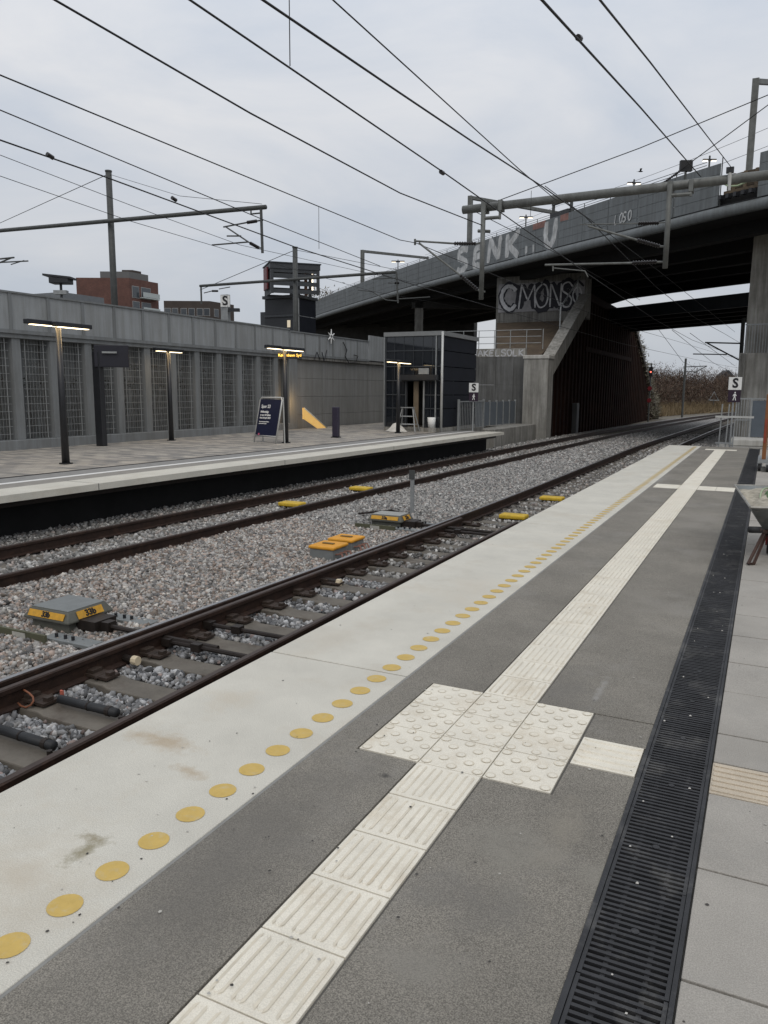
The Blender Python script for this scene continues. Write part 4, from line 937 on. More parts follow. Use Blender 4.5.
# opening with timber
pa, pb = bp(s_open0), bp(s_open1); pa = pa+NB*.35; pb = pb+NB*.35; ex = (pb-pa).normalized()
mb = MB()
for k in range(6): mb.obox((pa+pb)/2+V(0,0,.60+k*.19), ex, NB, (0,0,1), (pb-pa).length/2, .03, .088)
mb.build('timber_boarding', TIMBER, br)
mb = MB()
for k in range(3): mb.obox(pa+(pb-pa)*(.2+.3*k)-NB*.08+V(0,0,1.08), ex, NB, (0,0,1), .05, .04, .56)
mb.obox((pa+pb)/2-NB*.14+V(0,0,.95), ex, NB, (0,0,1), (pb-pa).length/2, .05, .06)
mb.build('timber_posts', mat('raw timber', (.125, .095, .065), .8, .3, 6, .2), br)
mb = MB(); mb.path([pa-NB*.4+V(0,0,1.35), pa+(pb-pa)*.25-NB*.44+V(0,0,1.12), (pa+pb)/2-NB*.45+V(0,0,1.04), pa+(pb-pa)*.75-NB*.44+V(0,0,1.10), pb-NB*.4+V(0,0,1.35)], .035, 6); mb.build('sagging_hose', HOSEW, br)
for k in range(5): MB().obox(pa+(pb-pa)*(.1+.2*k)-NB*.5+V(0,0,.72), ex, NB, (0,0,1), .06, .12, .08).build('bolt_block', BLACKP, br)
# graffiti letters along the side
rg = random.Random(2)
def side_letter(ch, x, z0, w_, h_, sw, m=OFFW, halo=True):
    s0 = s_at(x); a, b = bp(s0-.4), bp(s0+.4); ex = (a-b).normalized(); p = bp(s0)+OUT*.106+V(0,0,z0); st = rg.getstate()
    up = V(.10*ex.x, .10*ex.y, 1).normalized()
    if halo: spray(ch, p, ex, up, OUT, w_, h_, sw*1.6, HALO, br, rg, .001); rg.setstate(st)
    spray(ch, p, ex, up, OUT, w_, h_, sw, m, br, rg, .010)
for ch, x, z0, w_, h_ in (('S', 458, .50, 1.7, 1.45), ('E', 474, .55, 1.5, 1.15), ('N', 488, .55, 1.8, 1.45), ('K', 505, .55, 2.0, 1.45), ('.', 525, .62, .9, 1.3), ('.', 532, .62, .9, 1.3), ('U', 545, .60, 1.2, 1.35)): side_letter(ch, x, z0, w_, h_, .44)
for i, ch in enumerate('LOSO'): side_letter(ch, 615+i*4.5, .82, .26, .42, .08, OFFW, False)
for x0, x1 in ((533, 546), (560, 569)):
    a, b = bp(s_at(x0))+OUT*.112, bp(s_at(x1))+OUT*.112
    MB().prism([a+V(0,0,1.72), b+V(0,0,1.70), b+V(0,0,2.05), a+V(0,0,2.05)], OUT*.004).build('painted_patch', PINKP, br)
# support at the far left
p = bp(s_at(400))+NB*1.8
sp_ = thing('bridge_pier', 'concrete bridge support with cross head behind the lift building', 'pier', (p.x, p.y, -1))
MB().obox(p+V(0,0,-5.4), (_cy,_sy,0), (-_sy,_cy,0), (0,0,1), .33, .4, 4.9).build('column', CONCD, sp_)
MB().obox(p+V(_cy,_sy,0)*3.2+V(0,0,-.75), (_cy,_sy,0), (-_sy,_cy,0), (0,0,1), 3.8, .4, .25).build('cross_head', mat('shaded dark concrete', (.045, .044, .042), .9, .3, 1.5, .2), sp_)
bw = thing('far_abutment_wall', 'dark concrete wall in the shade under the far left end of the bridge', 'wall', (-45, 82, -1))
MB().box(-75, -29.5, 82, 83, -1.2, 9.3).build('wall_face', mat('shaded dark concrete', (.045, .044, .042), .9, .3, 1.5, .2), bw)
# second bridge
MB().prism([V(-13,55.5,8.2), V(-8.75,57.2,8.2), V(-14,66,8.2), V(-20,66,8.2)], (0,0,.6)).build('deck_flare', SOFFIT, br)
b2 = thing('second_bridge', 'dark flat girder bridge seen through the gap behind the big bridge', 'bridge', (-6, 58, 7))
A, B = V(-17.5, 64.0, 0), V(8, 46.9, 0); ex = (B-A).normalized(); nb = V(-ex.y, ex.x, 0)
MB().prism([A+V(0,0,6.9), B+V(0,0,6.9), B+V(0,0,7.72), A+V(0,0,7.72)], nb*.3).build('face_girder', GIRDER, b2)
MB().prism([A+nb*.31+V(0,0,7.0), B+nb*.31+V(0,0,7.0), B+nb*.31+V(0,0,7.6), A+nb*.31+V(0,0,7.6)], nb*8.6).build('deck', SOFFIT, b2)
for k in range(4): MB().prism([A+nb*(1+2.4*k)+V(0,0,6.75), B+nb*(1+2.4*k)+V(0,0,6.75), B+nb*(1+2.4*k)+V(0,0,6.99), A+nb*(1+2.4*k)+V(0,0,6.99)], nb*.4).build('girder', SOFFIT, b2)
# right pier
pr_ = thing('right_bridge_pier', 'tall board marked concrete pier at the end of the near platform carrying the bridge', 'pier', (.6, 38.5, -1))
xl = py(739.5, 355, 38).x; zl = py(750, 353, 38).z; xu = py(746, 300, 38.6).x
MB().box(xl, 3.2, 37.9, 44, -1.1, zl).build('lower_block', CONC, pr_, bevel=.04)
MB().prism([(xu+.08, 38.7, zl+.002), (3.0, 38.7, zl+.002), (3.0, 38.7, 8.55), (xu+.12, 38.7, 8.55)], (0, 5, 0)).build('shaft', CONC, pr_)
MB().box(xl+.05, xl+.25, 37.8, 37.89, -1, zl-.05).build('corner_pilaster', CONCD, pr_)
lr = thing('ledge_railing', 'bar railing on the ledge of the tall concrete pier', 'railing', (.5, 38, zl))
mb = MB(); zt_ = py(750, 325, 38).z
for k in range(30): x = xl+.22+k*.11; mb.tube((x, 38.05, zl), (x, 38.05, zt_), .016, 5)
mb.build('bars', GALV, lr); MB().box(xl+.15, 3, 38.02, 38.08, zt_, zt_+.05).build('top_rail', GALV, lr)
# end of the near platform
endsign(py(735.2, 390.0, 27.2), .205, 0, (_cy, _sy, 0), 'white S sign over a dark walking figure panel at the end of the near platform', V(py(734, 390, 27.2).x, 27.2, -1.0))
eb = thing('platform_end_barrier', 'galvanised barrier frame with pale top bar at the end of the near platform', 'barrier', (-1, 26.6, -.9))
mb = MB()
for x in (-1.32, -1.12, -.92): mb.tube((x, 26.6, -.9), (x+.05, 26.6, 1.3), .022, 6)
mb.build('posts', GALV, eb)
MB().box(-1.45, -.35, 26.55, 26.65, .87, .93).build('top_bar', ALU, eb); MB().box(-1.4, -.9, 26.57, 26.63, .05, .10).build('lower_bar', GALV, eb)
stp = struct(MB().box(-1.45, 2.5, 27.9, 30.4, -1.1, -.12).build('end_step', CONC, bevel=.03)); struct(MB().box(-1.05, 2.5, 28.5, 30.4, -.115, .10).build('upper_step', CONCL, bevel=.03))
gf = thing('site_fence', 'grey bar fence at the foot of the tall concrete pier', 'fence', (-.5, 30.2, .1))
mb = MB()
for k in range(12): mb.tube((-1.0+k*.085, 30.2, .1), (-1.0+k*.085, 30.2, 1.42), .014, 5)
mb.build('bars', GALV, gf); MB().box(-1.04, 2.0, 30.18, 30.23, 1.42, 1.47).build('top_rail', GALV, gf); MB().box(-1.04, -.1, 30.17, 30.24, .68, .72).build('mid_rail', GALV, gf)
bg_ = thing('blue_gate', 'blue grey sheet gate leaning in the fence at the concrete pier', 'gate', (.3, 30.1, .1))
MB().box(-.50, .4, 30.08, 30.12, .12, 1.38).build('gate_sheet', BLUEP, bg_); MB().box(-.53, -.47, 30.06, 30.13, .1, 1.42).build('gate_post', GALV, bg_)
# trolley
q = V(-.02, 18.6, 0)
tl_ = thing('luggage_trolley', 'orange framed trolley with small wheels at the right edge of the near platform', 'trolley', q)
MB().box(-.03, .05, 18.2, 18.28, .25, 1.62).build('front_frame', ORFRAME, tl_, bevel=.01); MB().box(.06, .8, 18.2, 18.26, .55, .95).build('orange_panel', ORFRAME, tl_); MB().box(-.02, .02, 18.185, 18.199, .6, 1.1).build('reflector_strip', mat('dull red paint', (.25,.05,.03)), tl_)
MB().box(-.10, .85, 18.1, 19.4, .18, .25).build('deck', GALV, tl_)
for x, y in ((-.06, 18.2), (.1, 18.05), (-.04, 19.2), (.8, 18.2)):
    w_ = MB().tube((x-.03, y, .085), (x+.03, y, .085), .085, 14).build('wheel', RUBBER, tl_); MB().box(x-.045, x+.045, y-.05, y+.05, .10, .178).build('fork', GALV, w_)
# wheelbarrow
wb = thing('wheelbarrow', 'scuffed grey wheelbarrow with rubble and green hose at the right edge by the drain', 'wheelbarrow', (.25, 8.7, 0))
R0 = [V(-.075,8.15,.55), V(.60,8.30,.56), V(.52,9.75,.61), V(-.27,9.6,.60)]; Bt = [V(.07,8.52,.26), V(.42,8.6,.26), V(.38,9.15,.30), V(.02,9.1,.30)]
def lerp3(a, b, t): return a+(b-a)*t
t_ = .02; mb = MB(); cen = sum(R0, V(0,0,0))/4
Ri = [lerp3(p, V(cen.x, cen.y, p.z), .04) for p in R0]; Bi = [p+V(0,0,.015) for p in [lerp3(p, sum(Bt, V(0,0,0))/4, .05) for p in Bt]]
mb.add(R0+Bt+Ri+Bi, [(0,1,5,4),(1,2,6,5),(2,3,7,6),(3,0,4,7),(4,5,6,7),(8,12,13,9),(9,13,14,10),(10,14,15,11),(11,15,12,8),(12,15,14,13),(0,8,9,1),(1,9,10,2),(2,10,11,3),(3,11,8,0)])
mb.build('tray', BARROW, wb)
MB().path(R0+[R0[0]], .012, 6).build('rim', mat('worn pale rim', (.32,.31,.28), .5, .3, 9, metal=.4), wb)
mb = MB(); mb.path([V(.02,8.02,.36), V(.08,8.4,.28), V(.15,9.0,.24), V(.20,9.75,.20)], .018, 8); mb.path([V(.52,8.05,.36), V(.46,8.5,.27), V(.36,9.0,.24), V(.28,9.75,.20)], .018, 8); mb.build('handle_frame', BARRED, wb)
MB().path([V(-.065,7.98,.36), V(.03,8.06,.352)], .032, 10).build('handle_grip', RUBBER, wb, smooth=True); MB().path([V(.53,7.9,.38), V(.52,8.08,.35)], .03, 10).build('handle_grip', RUBBER, wb, smooth=True)
for x0 in (-.055, .50): MB().path([V(.06 if x0 < 0 else .46, 8.3, .29), V(x0, 8.05, .012), V(x0+.05, 8.1, .012), V((.10 if x0 < 0 else .44), 8.7, .26)], .016, 8).build('leg', BARRED, wb)
w_ = MB().tube((.10,8.75,.19), (.20,8.75,.19), .185, 20).build('wheel', RUBBER, wb); MB().tube((.085,8.75,.19), (.215,8.75,.19), .10, 14).build('rim', mat('red wheel rim', (.30,.03,.025), .5, .2), w_)
vs = []; fs = []; n = 14
for i in range(n):
    for j in range(n):
        u, v = i/(n-1), j/(n-1); p = lerp3(lerp3(R0[0], R0[1], u), lerp3(R0[3], R0[2], u), v); c_ = cen
        p = lerp3(p, V(c_.x, c_.y, p.z), .05); vs.append((p.x, p.y, p.z-.03+.06*math.sin(math.pi*u)*math.sin(math.pi*v)+random.uniform(-.015, .02)))
for i in range(n-1):
    for j in range(n-1): fs.append((i*n+j, i*n+j+1, (i+1)*n+j+1, (i+1)*n+j))
tag(MB().add(vs, fs).build('rubble_heap', RUBBLE), 'dusty rubble lying in the tray of the wheelbarrow', 'rubble')
hs = thing('garden_hose', 'loops of green hose lying on the rubble in the wheelbarrow', 'hose', (.15, 9, .6))
for r_, m_, dz in ((.30, HOSEW, 0), (.26, GREENH, .03), (.33, HOSEW, .05), (.22, GREENH, .06)):
    MB().path([V(.20+r_*.75*math.cos(a)*.8, 8.8+r_*1.5*math.sin(a), .53+dz+.03*math.sin(3*a)+.05*math.sin(a)) for a in np.linspace(0, 5.9, 30)], .009, 7).build('hose_loop', m_, hs, smooth=True)
# ------------------------------------------------------------------ trackside equipment
def pm(c, sx, sy, z0, lab, lid, labels, label):
    t = thing('point_machine', label, 'point machine', V(c[0], c[1], z0))
    x0, x1, y0, y1 = c[0]-sx/2, c[0]+sx/2, c[1]-sy/2, c[1]+sy/2
    MB().box(x0+.05, x1-.05, y0+.05, y1-.03, z0, z0+.11).build('motor_case', MACH, t, bevel=.012)
    zl = z0+.112; f = .05
    b = [V(x0,y0,zl), V(x1,y0,zl), V(x1,y1,zl), V(x0,y1,zl)]; tp_ = [V(x0+f,y0+f,zl+.115), V(x1-f,y0+f,zl+.115), V(x1-f,y1-f,zl+.115), V(x0+f,y1-f,zl+.115)]
    m1 = [V(x0-.008,y0-.008,zl+.02), V(x1+.008,y0-.008,zl+.02), V(x1+.008,y1+.008,zl+.02), V(x0-.008,y1+.008,zl+.02)]
    cv = MB().add(b+m1+tp_, [(3,2,1,0)]+[(i,(i+1)%4,4+(i+1)%4,4+i) for i in range(4)]+[(4+i,4+(i+1)%4,8+(i+1)%4,8+i) for i in range(4)]+[(8,9,10,11)]).build('cover', MACH, t, bevel=.01)
    MB().box(x0+f+.004, x1-f-.004, y0+f+.004, y1-f-.004, zl+.1155, zl+.121).build('lid', lid, t)
    # labels on the sloping faces
    up = V(0, f, .095).normalized(); n_ = V(0,-.095,f).normalized(); cc = V((x0+x1)/2, y0+.014, zl+.066)
    l_ = MB().obox(cc+n_*.006, (1,0,0), up, n_, sx*.40, .034, .003).build('number_plate', mat('orange yellow plate', (.55,.29,.03), .6, .15, 20, bump=0, grime=((.20,.14,.06), 18, .6)), t)
    text('lettering', lab, .075, cc+n_*.012+V(0,0,-.002), (1,0,0), up, BLACKT, l_, offset=.003)
    up = V(-f, 0, .095).normalized(); n_ = V(.095,0,f).normalized(); cc = V(x1-.014, (y0+y1)/2, zl+.066)
    l_ = MB().obox(cc+n_*.006, (0,1,0), up, n_, sy*.28, .040, .003).build('number_plate', MATS['orange yellow plate'], t)
    text('lettering', lab, .09, cc+n_*.012+V(0,0,-.002), (0,1,0), up, BLACKT, l_, offset=.003)
    # ground plates and bolts
    MB().box(x0-.10, x1+.02, y0-.30, y0-.27, z0-.06, z0+.10).build('side_plate', OLIVE, t)
    MB().box(x0+.20, x0+.38, y0-.305, y0-.3015, z0-.03, z0+.085).build('pale_patch', mat('worn pale patch', (.38,.37,.33), .8, .2, 12), t)
    for yy in (y0-.16, y1+.02):
        pl = MB().box(x1-.10, x1+.52, yy-.07, yy+.10, z0+.02, z0+.05).build('mounting_bar', MACHT, t)
        for q in (.12, .24, .34): MB().tube((x1+q-.1, yy, z0+.05), (x1+q-.1, yy, z0+.09), .017, 6).build('bolt', BLACKP, pl)
    MB().tube((x1-.05, c[1]-.05, z0+.09), (x1+1.6, c[1]+.0, z0+.05), .026, 8).build('drive_rod', DARKRUST, t)
    mb = MB().box(x1-.03, x1+.22, c[1]-.16, c[1]+.12, z0+.04, z0+.14); mb.box(x1+.2, x1+.32, c[1]-.09, c[1]+.02, z0+.03, z0+.13); mb.build('rod_housing', DARKRUST, t)
    return t
pm((-6.30, 5.46), .62, .58, -.775, '33b', MACHT, 2, 'olive grey point machine with yellow 33b plates in the ballast nearest the viewer')
pm((-5.95, 12.35), .66, .50, -.775, '33a', mat('pale machine lid', (.30,.30,.28), .6, .15, 8), 2, 'pale lidded point machine farther along, beside the marker post')
p = pz(412, 515, -.76); t = py(412, 471, p.y)
mp_ = thing('marker_post', 'short grey steel marker post standing in the ballast behind the farther point machine', 'post', p)
MB().box(p.x-.035, p.x+.035, p.y-.02, p.y+.02, -.8, t.z).build('post', GALV, mp_); MB().box(p.x-.06, p.x+.06, p.y-.035, p.y-.021, t.z-.16, t.z+.02).build('plate', MASTM, mp_)
tag(MB().path([V(-6.0,13.3,-.72), V(-6.25,13.0,-.60), V(-6.9,12.9,-.70)], .022, 6).build('lever_bar', DARKRUST), 'rusty lever bar lying behind the farther point machine', 'lever')
for (a, b, c_, lb) in (((305,546),(336,547),(340.5,541.5), 'nearer grey cable box with orange lid in the ballast'), ((324,538.8),(355,539.4),(357,534.8), 'farther grey cable box with orange lid in the ballast')):
    z = -.56; A_, B_, C_ = pz(*a, z), pz(*b, z), pz(*c_, z); x0, x1, y0, y1 = A_.x, B_.x, (A_.y+B_.y)/2, C_.y
    t = thing('cable_box', lb, 'cable box', V(x0, y0, -.8)); MB().box(x0+.02, x1-.02, y0+.02, y1-.02, -.80, z-.05).build('box_body', MACHT, t, bevel=.01)
    MB().box(x0, x1, y0, y1, z-.048, z).build('lid', ORANGE, t, bevel=.02); MB().box(x0+.12, x1-.12, (y0+y1)/2-.03, (y0+y1)/2+.03, z+.001, z+.016).build('lid_grip', mat('worn dark grip', (.16,.10,.03), .6, .3), t, bevel=.005)
    mb = MB()
    for k in range(3): mb.path([V(x1-.03, y0+.1+k*.12, z-.12), V(x1+.08, y0+.1+k*.12, z-.10), V(x1+.16, y0+.05+k*.13, -.80)], .014, 6)
    mb.build('cables', mat('dusty pink cable', (.24,.12,.09), .6, .2, bump=0), t)
for (x, y, zz, lb) in ((cB(13.6), 13.6, -.73, 'yellow balise in the far track nearer the viewer'), (cB(16.6), 16.6, -.73, 'yellow balise in the far track a little farther on'), (cA(14.4)-.1, 14.4, -.75, 'yellow balise in the near track nearer the viewer'), (cA(17.3)-.1, 17.3, -.75, 'yellow balise in the near track farther from the viewer')):
    t = thing('balise', lb, 'balise', (x, y, zz-.1), 'yellow balises between the rails')
    MB().box(x-.26, x+.26, y-.16, y+.16, zz-.05, zz+.03).build('balise_body', YELBAL, t, bevel=.025); MB().box(x-.3, x+.3, y-.05, y+.05, zz-.10, zz-.052).build('bracket', DARKRUST, t)
for a, b, lb in (((60,699),(117,713), 'black pipe across the sleeper bay, with red white band'), ((-8,727),(54,746), 'black pipe across the sleeper bay at the left picture edge')):
    A_, B_ = pz(*a, -.755), pz(*b, -.755); t = thing('heater_pipe', lb, 'pipe', A_)
    MB().tube(A_, B_, .034, 12).build('pipe', mat('matt black pipe', (.022,.023,.025), .55, .2, 9, .1), t, smooth=True)
    mb = MB(); d = (B_-A_).normalized(); mb.tube(A_+d*.30, A_+d*.315, .037, 12); mb.tube(B_-d*.1, B_-d*.06, .039, 12); mb.build('band', DARKRUST, t)
A_ = pz(62,694,-.74); tag(MB().box(A_.x-.014, A_.x+.014, A_.y-.008, A_.y+.008, -.80, -.71).build('warning_tag', mat('red white tag', (.45,.12,.08), .6, .5, 60)), 'small red and white tag at the end of a black pipe', 'tag')
tag(MB().path([pz(15,682,-.74), pz(19,687,-.70), pz(24,690,-.69), pz(29,693,-.69), pz(33,697,-.72), pz(33.5,701,-.74), pz(31,705,-.77), pz(26,707.5,-.79), pz(21,706,-.79), pz(18,703,-.78)], .008, 7).build('orange_cable', COPPER, smooth=True), 'orange brown cable loop at the foot of the polished rail', 'cable')
for px_, py_, lb in ((133,660,'cream ended pipe beside the polished rail near the point machine'), (337,582,'cream ended pipe beside the polished rail farther along')):
    B_ = pz(px_, py_, -.76); t = thing('capped_pipe', lb, 'pipe', B_); MB().tube(B_+V(-.35,.02,0), B_, .035, 10).build('pipe', DARKRUST, t); MB().tube(B_+V(.002,0,0), B_+V(.06,0,0), .042, 10).build('cap', CREAM, t)
# slide chairs belong to the sleepers of the switch
rng = random.Random(3); chair = None
for o in [o for o in COL.objects if o.name.startswith('concrete_sleeper') and o.get('group') == 'sleepers of the near track' and 1.2 < o.location.y < 13.2]:
    if chair is None:
        mb = MB().box(-.62, -.36, -.075, .075, .0165, .04); mb.box(-.70, -.54, -.055, .055, .0402, .068); mb.box(-.42, -.37, -.03, .03, .0402, .07)
        mb.tube((-.47, -.10, .03), (-.47, .10, .03), .016, 6); chair = mb.build('slide_chair', mat('rusty chair iron', (.040,.027,.02), .7, .35, 9, .3, 70),  o, world=False); ch2 = MB().box(.40, .58, -.08, .08, .0165, .04).tube((.36,0,.01),(.36,0,.06),.02,6).build('bolt_plate', DARKRUST, o, world=False)
    else:
        for c_ in (chair, ch2): d = c_.copy(); COL.objects.link(d); d.parent = o
for y, lb in ((5.42, 'greasy stretcher rod across the near track beside the nearest point machine'), (6.03, 'greasy stretcher rod across the near track one sleeper bay farther'), (12.2, 'greasy stretcher rod across the near track at the farther point machine')):
    t = thing('stretcher_rod', lb, 'rod', (-4.4, y, -.72)); MB().tube((-5.1, y, -.735), (-3.75, y+.03, -.75), .024, 8).build('rod', DARKRUST, t)
    for x in (-4.95, -4.6, -3.9): MB().box(x-.05, x+.05, y-.04, y+.05, -.775, -.70).build('clamp', DARKRUST, t)
# ------------------------------------------------------------------ overhead line
def ins(par, a, b, r=.055):
    a, b = Vector(a), Vector(b); n = 9; pts = []; rr = []
    for k in range(n*2+1): pts.append(a+(b-a)*k/(n*2)); rr.append(r if k % 2 else r*.5)
    return MB().path(pts, rr, 8).build('insulator', INSUL, par)
gt = thing('overhead_gantry', 'grey tube gantry beam with two hanging posts over both tracks', 'gantry', (1.3, 20, 0))
Q = lambda x, y, Y=20.0: py(x, y, Y)
bL, bR = Q(463, 210), Q(768, 175)
MB().tube(bL, bL+(bR-bL)*1.22, .105, 14).build('beam', TUBE, gt, smooth=True)
MB().tube((1.35, 20, -.05), (1.35, 20, 8.6), .14, 12).build('mast', TUBE, gt, smooth=True)
def drop(top, bot, brx, r=.062):
    a, b = Q(*top), Q(*bot); d = MB().tube(V((a.x+b.x)/2, 19.86, a.z), V((a.x+b.x)/2, 19.86, b.z), r, 10).build('drop_post', TUBE, gt, smooth=True)
    c_ = Q(*brx); mb = MB(); mb.tube(V((a.x+b.x)/2, 19.86, c_.z), V(c_.x, 19.9, c_.z), .045, 8); mb.tube(V(c_.x, 19.9, c_.z-.05), V(c_.x, 19.9, bL.z), .035, 8); mb.obox(V(c_.x, 20, bL.z), (1,0,0), (0,1,0), (0,0,1), .05, .14, .13); mb.obox(V((a.x+b.x)/2, 20, bL.z), (1,0,0), (0,1,0), (0,0,1), .06, .17, .13)
    mb.build('bracket', TUBE, gt)
    return V((a.x+b.x)/2, 19.86, 0)
dA = drop((668.5,186), (668,269), (691,195)); dB = drop((484,212), (484,300), (501,218))
def arm(pts, i0, i1, r=.026):                      # pts px in plane, insulator between i0,i1
    P = [Q(*p) for p in pts]; mb = MB()
    for k in range(len(P)-1):
        if k == i0: ins(gt, P[k], P[k+1])
        else: mb.tube(P[k], P[k+1], r, 8)
    mb.build('cantilever_arm', TUBE, gt)
arm([(580,224.5),(638,223.5),(659,223),(670,222)], 1, 2, .014)
arm([(588,226),(637,240),(660,246.5),(669,246.5)], 1, 2)
arm([(545,265),(632,263),(657,262),(668,262)], 1, 2)
arm([(415,241),(454,243.5),(476,243.5),(485,243)], 1, 2)
arm([(419,243),(460,275),(478,290),(485,292)], 1, 2)
arm([(553,268),(585,271),(588,277)], 9, 9, .014)
mb = MB(); mb.tube(Q(553,265), Q(553,271), .02, 6); mb.tube(Q(415,239), Q(415,245), .03, 6); mb.tube(Q(478,231), Q(490,231.5), .045, 6); mb.build('clamp', TUBE, gt)
p = Q(686, 166, 20.3); t = thing('dark_board', 'small dark square board on a stub post above the gantry beam', 'board', p)
MB().obox(p, (_cy,_sy,0), (-_sy,_cy,0), (0,0,1), .14, .05, .12).build('board', RUBBER, t); MB().tube(p+V(0,0,-.14), V(p.x, p.y, bR.z+.02), .03, 6).build('post', MASTM, t)
p = Q(730, 172, 19.9); t = thing('wire_terminal', 'pale tension terminal where a wire ends on the gantry beam', 'terminal', p)
MB().tube(p, p+V(.01,0,-.40), .05, 8, .03).build('pale_sleeve', mat('pale plastic sleeve', (.5,.5,.48), .6, .1), t); MB().box(p.x-.08, p.x+.08, p.y-.05, p.y+.05, p.z-.02, p.z+.10).build('clamp', BLACKP, t)
# masts behind the wall
def cant(mast_top, mast_bot, Y, bl, brr, label, drops, arms, r=.15):
    a, b = py(*mast_top, Y), py(*mast_bot, Y)
    t = thing('catenary_mast', label, 'mast', (a.x, Y, 2.0))
    MB().tube((a.x, Y, 2.002), (a.x, Y, a.z), r, 10, r*.85).build('mast', MASTM, t, smooth=True)
    MB().tube((a.x, Y, a.z+.002), (a.x, Y, a.z+.06), r*.98, 10).build('cap', MASTM, t)
    A_, B_ = py(*bl, Y-.25), py(*brr, Y-.25); MB().tube(A_, B_, .085, 10).build('beam', MASTM, t, smooth=True)
    mb = MB()
    for (p0, p1) in drops: mb.tube(py(*p0, Y-.3), py(*p1, Y-.3), .055, 8)
    if drops: mb.build('drop_post', MASTM, t)
    for pl in arms:
        mb = MB()
        P = [py(*p[:2], Y-.3) for p in pl]
        for k in range(len(P)-1):
            if len(pl[k]) == 3: ins(t, P[k], P[k+1], .07)
            else: mb.tube(P[k], P[k+1], .03, 6)
        mb.build('cantilever_arm', MASTM, t)
    return t
cant((108.5,172), (115,292), 25.9, (-60,236), (266,207), 'tall dark mast with a long cross arm rising behind the ribbed wall at left', [((261,209),(262.5,253))],
     [[(223.5,227),(247,222.5,1),(257,221),(263,220)], [(226,227),(250,243,1),(259,248),(263,248)], [(212,245),(248,242)], [(227,236),(241,236)], [(261,213),(251,214),(251,210)]])
cant((295,248), (297,270), 40.6, (200,286), (396,272), 'dark mast with cross arm standing in front of the glazed tower', [((396.5,272),(398,303)), ((201,287),(201.5,304))],
     [[(388,283),(395,283,1),(399,283)], [(358,290),(372,291.5),(386,300),(397,301)], [(398,278),(372,279)], [(430,297),(399,299)], [(204,293),(212,291,1),(218,291)], [(219,289),(230,287)]], .18)
t = thing('hanging_cantilever', 'thin cantilever arms reaching into the picture from the left above the lamp', 'cantilever', py(-40, 268, 22))
mb = MB(); P_ = lambda x, y: py(x, y, 22)
for a, b, r_ in ((P_(-40,263), P_(14,257.5), .035), (P_(-30,275), P_(11,258), .03), (P_(-40,264.5), P_(28,261), .028), (P_(11,264.5), P_(24,260.5), .02)): MB().tube(a, b, r_, 6).build('cantilever_arm', MASTM, t)
MB().tube(P_(-42,235), P_(-38,285), .06, 8).build('drop_post', MASTM, t)
# frames on the bridge
def frame(x, y0, y1, d, x2, y2, d2, label):
    def dep(a, b, dd): return CAM+ray(a, b)*dd
    a, b, c_ = dep(x, y0, d), dep(x, y1, d), dep(x2, y2, d2)
    t = thing('portal_frame', label, 'portal frame', (a.x, a.y, 9.3)); MB().box(a.x-.16, a.x+.16, a.y-.16, a.y+.16, 9.3, a.z).build('post', TUBE, t)
    MB().obox((a+c_)/2+V(0,0,-.12), (c_-a).normalized(), V(0,0,1).cross((c_-a).normalized()), (0,0,1), (c_-a).length/2, .13, .12).build('cross_beam', TUBE, t)
frame(470.5, 196, 246, 58, 565, 213, 64, 'grey portal frame on the bridge above the SENK graffiti')
frame(362.5, 250, 282, 80, 428, 257, 88, 'grey portal frame at the far left end of the bridge')
frame(756, 79, 178, 39, 800, 82, 44, 'tall grey portal frame on the bridge at the right picture edge')
def blamp(x, y, d, label):
    c_ = CAM+ray(x, y)*d; t = thing('bridge_lamp', label, 'lamp', (c_.x, c_.y, 9.5), 'lit lamps along the bridge')
    MB().tube((c_.x, c_.y, 9.4), c_+V(0,0,.25), .05, 6).build('pole', MASTM, t); ex = V(_cy,_sy,0); k = d/40
    h_ = MB().obox(c_+V(0,0,.06), ex, (-_sy,_cy,0), (0,0,1), .34*k, .07*k, .03*k).build('lamp_head', BLACKP, t)
    mb = MB()
    for s_ in (-1, 1): mb.obox(c_+ex*(.22*k*s_), ex, (-_sy,_cy,0), (0,0,1), .11*k, .06*k, .02)
    mb.build('diffuser', LAMPW, h_)
blamp(634, 184, 44, 'lit double lamp on the bridge left of the dark square board')
blamp(709.5, 161, 39, 'lit double lamp on the bridge right of the dark square board')
blamp(526, 218, 60, 'lit double lamp on the bridge behind the gantry tip')
blamp(398, 262, 84, 'lit double lamp far along the bridge above the lift building')
t = thing('track_cabinet', 'dark gantry box and frame standing on the bridge behind the gantry beam', 'cabinet', CAM+ray(566,218)*58)
c_ = CAM+ray(562,216)*55; mb = MB().obox(c_, (.79,-.61,0), NB, (0,0,1), 1.0, .3, .30); mb.build('box', BLACKP, t)
mb = MB().obox(c_+V(0,0,1.0), (.79,-.61,0), NB, (0,0,1), 1.1, .1, .09)
for s_ in (-1, 1): mb.obox(c_+V(.79,-.61,0)*s_+V(0,0,.3), (.79,-.61,0), NB, (0,0,1), .08, .08, .9)
mb.build('frame', MASTM, t)
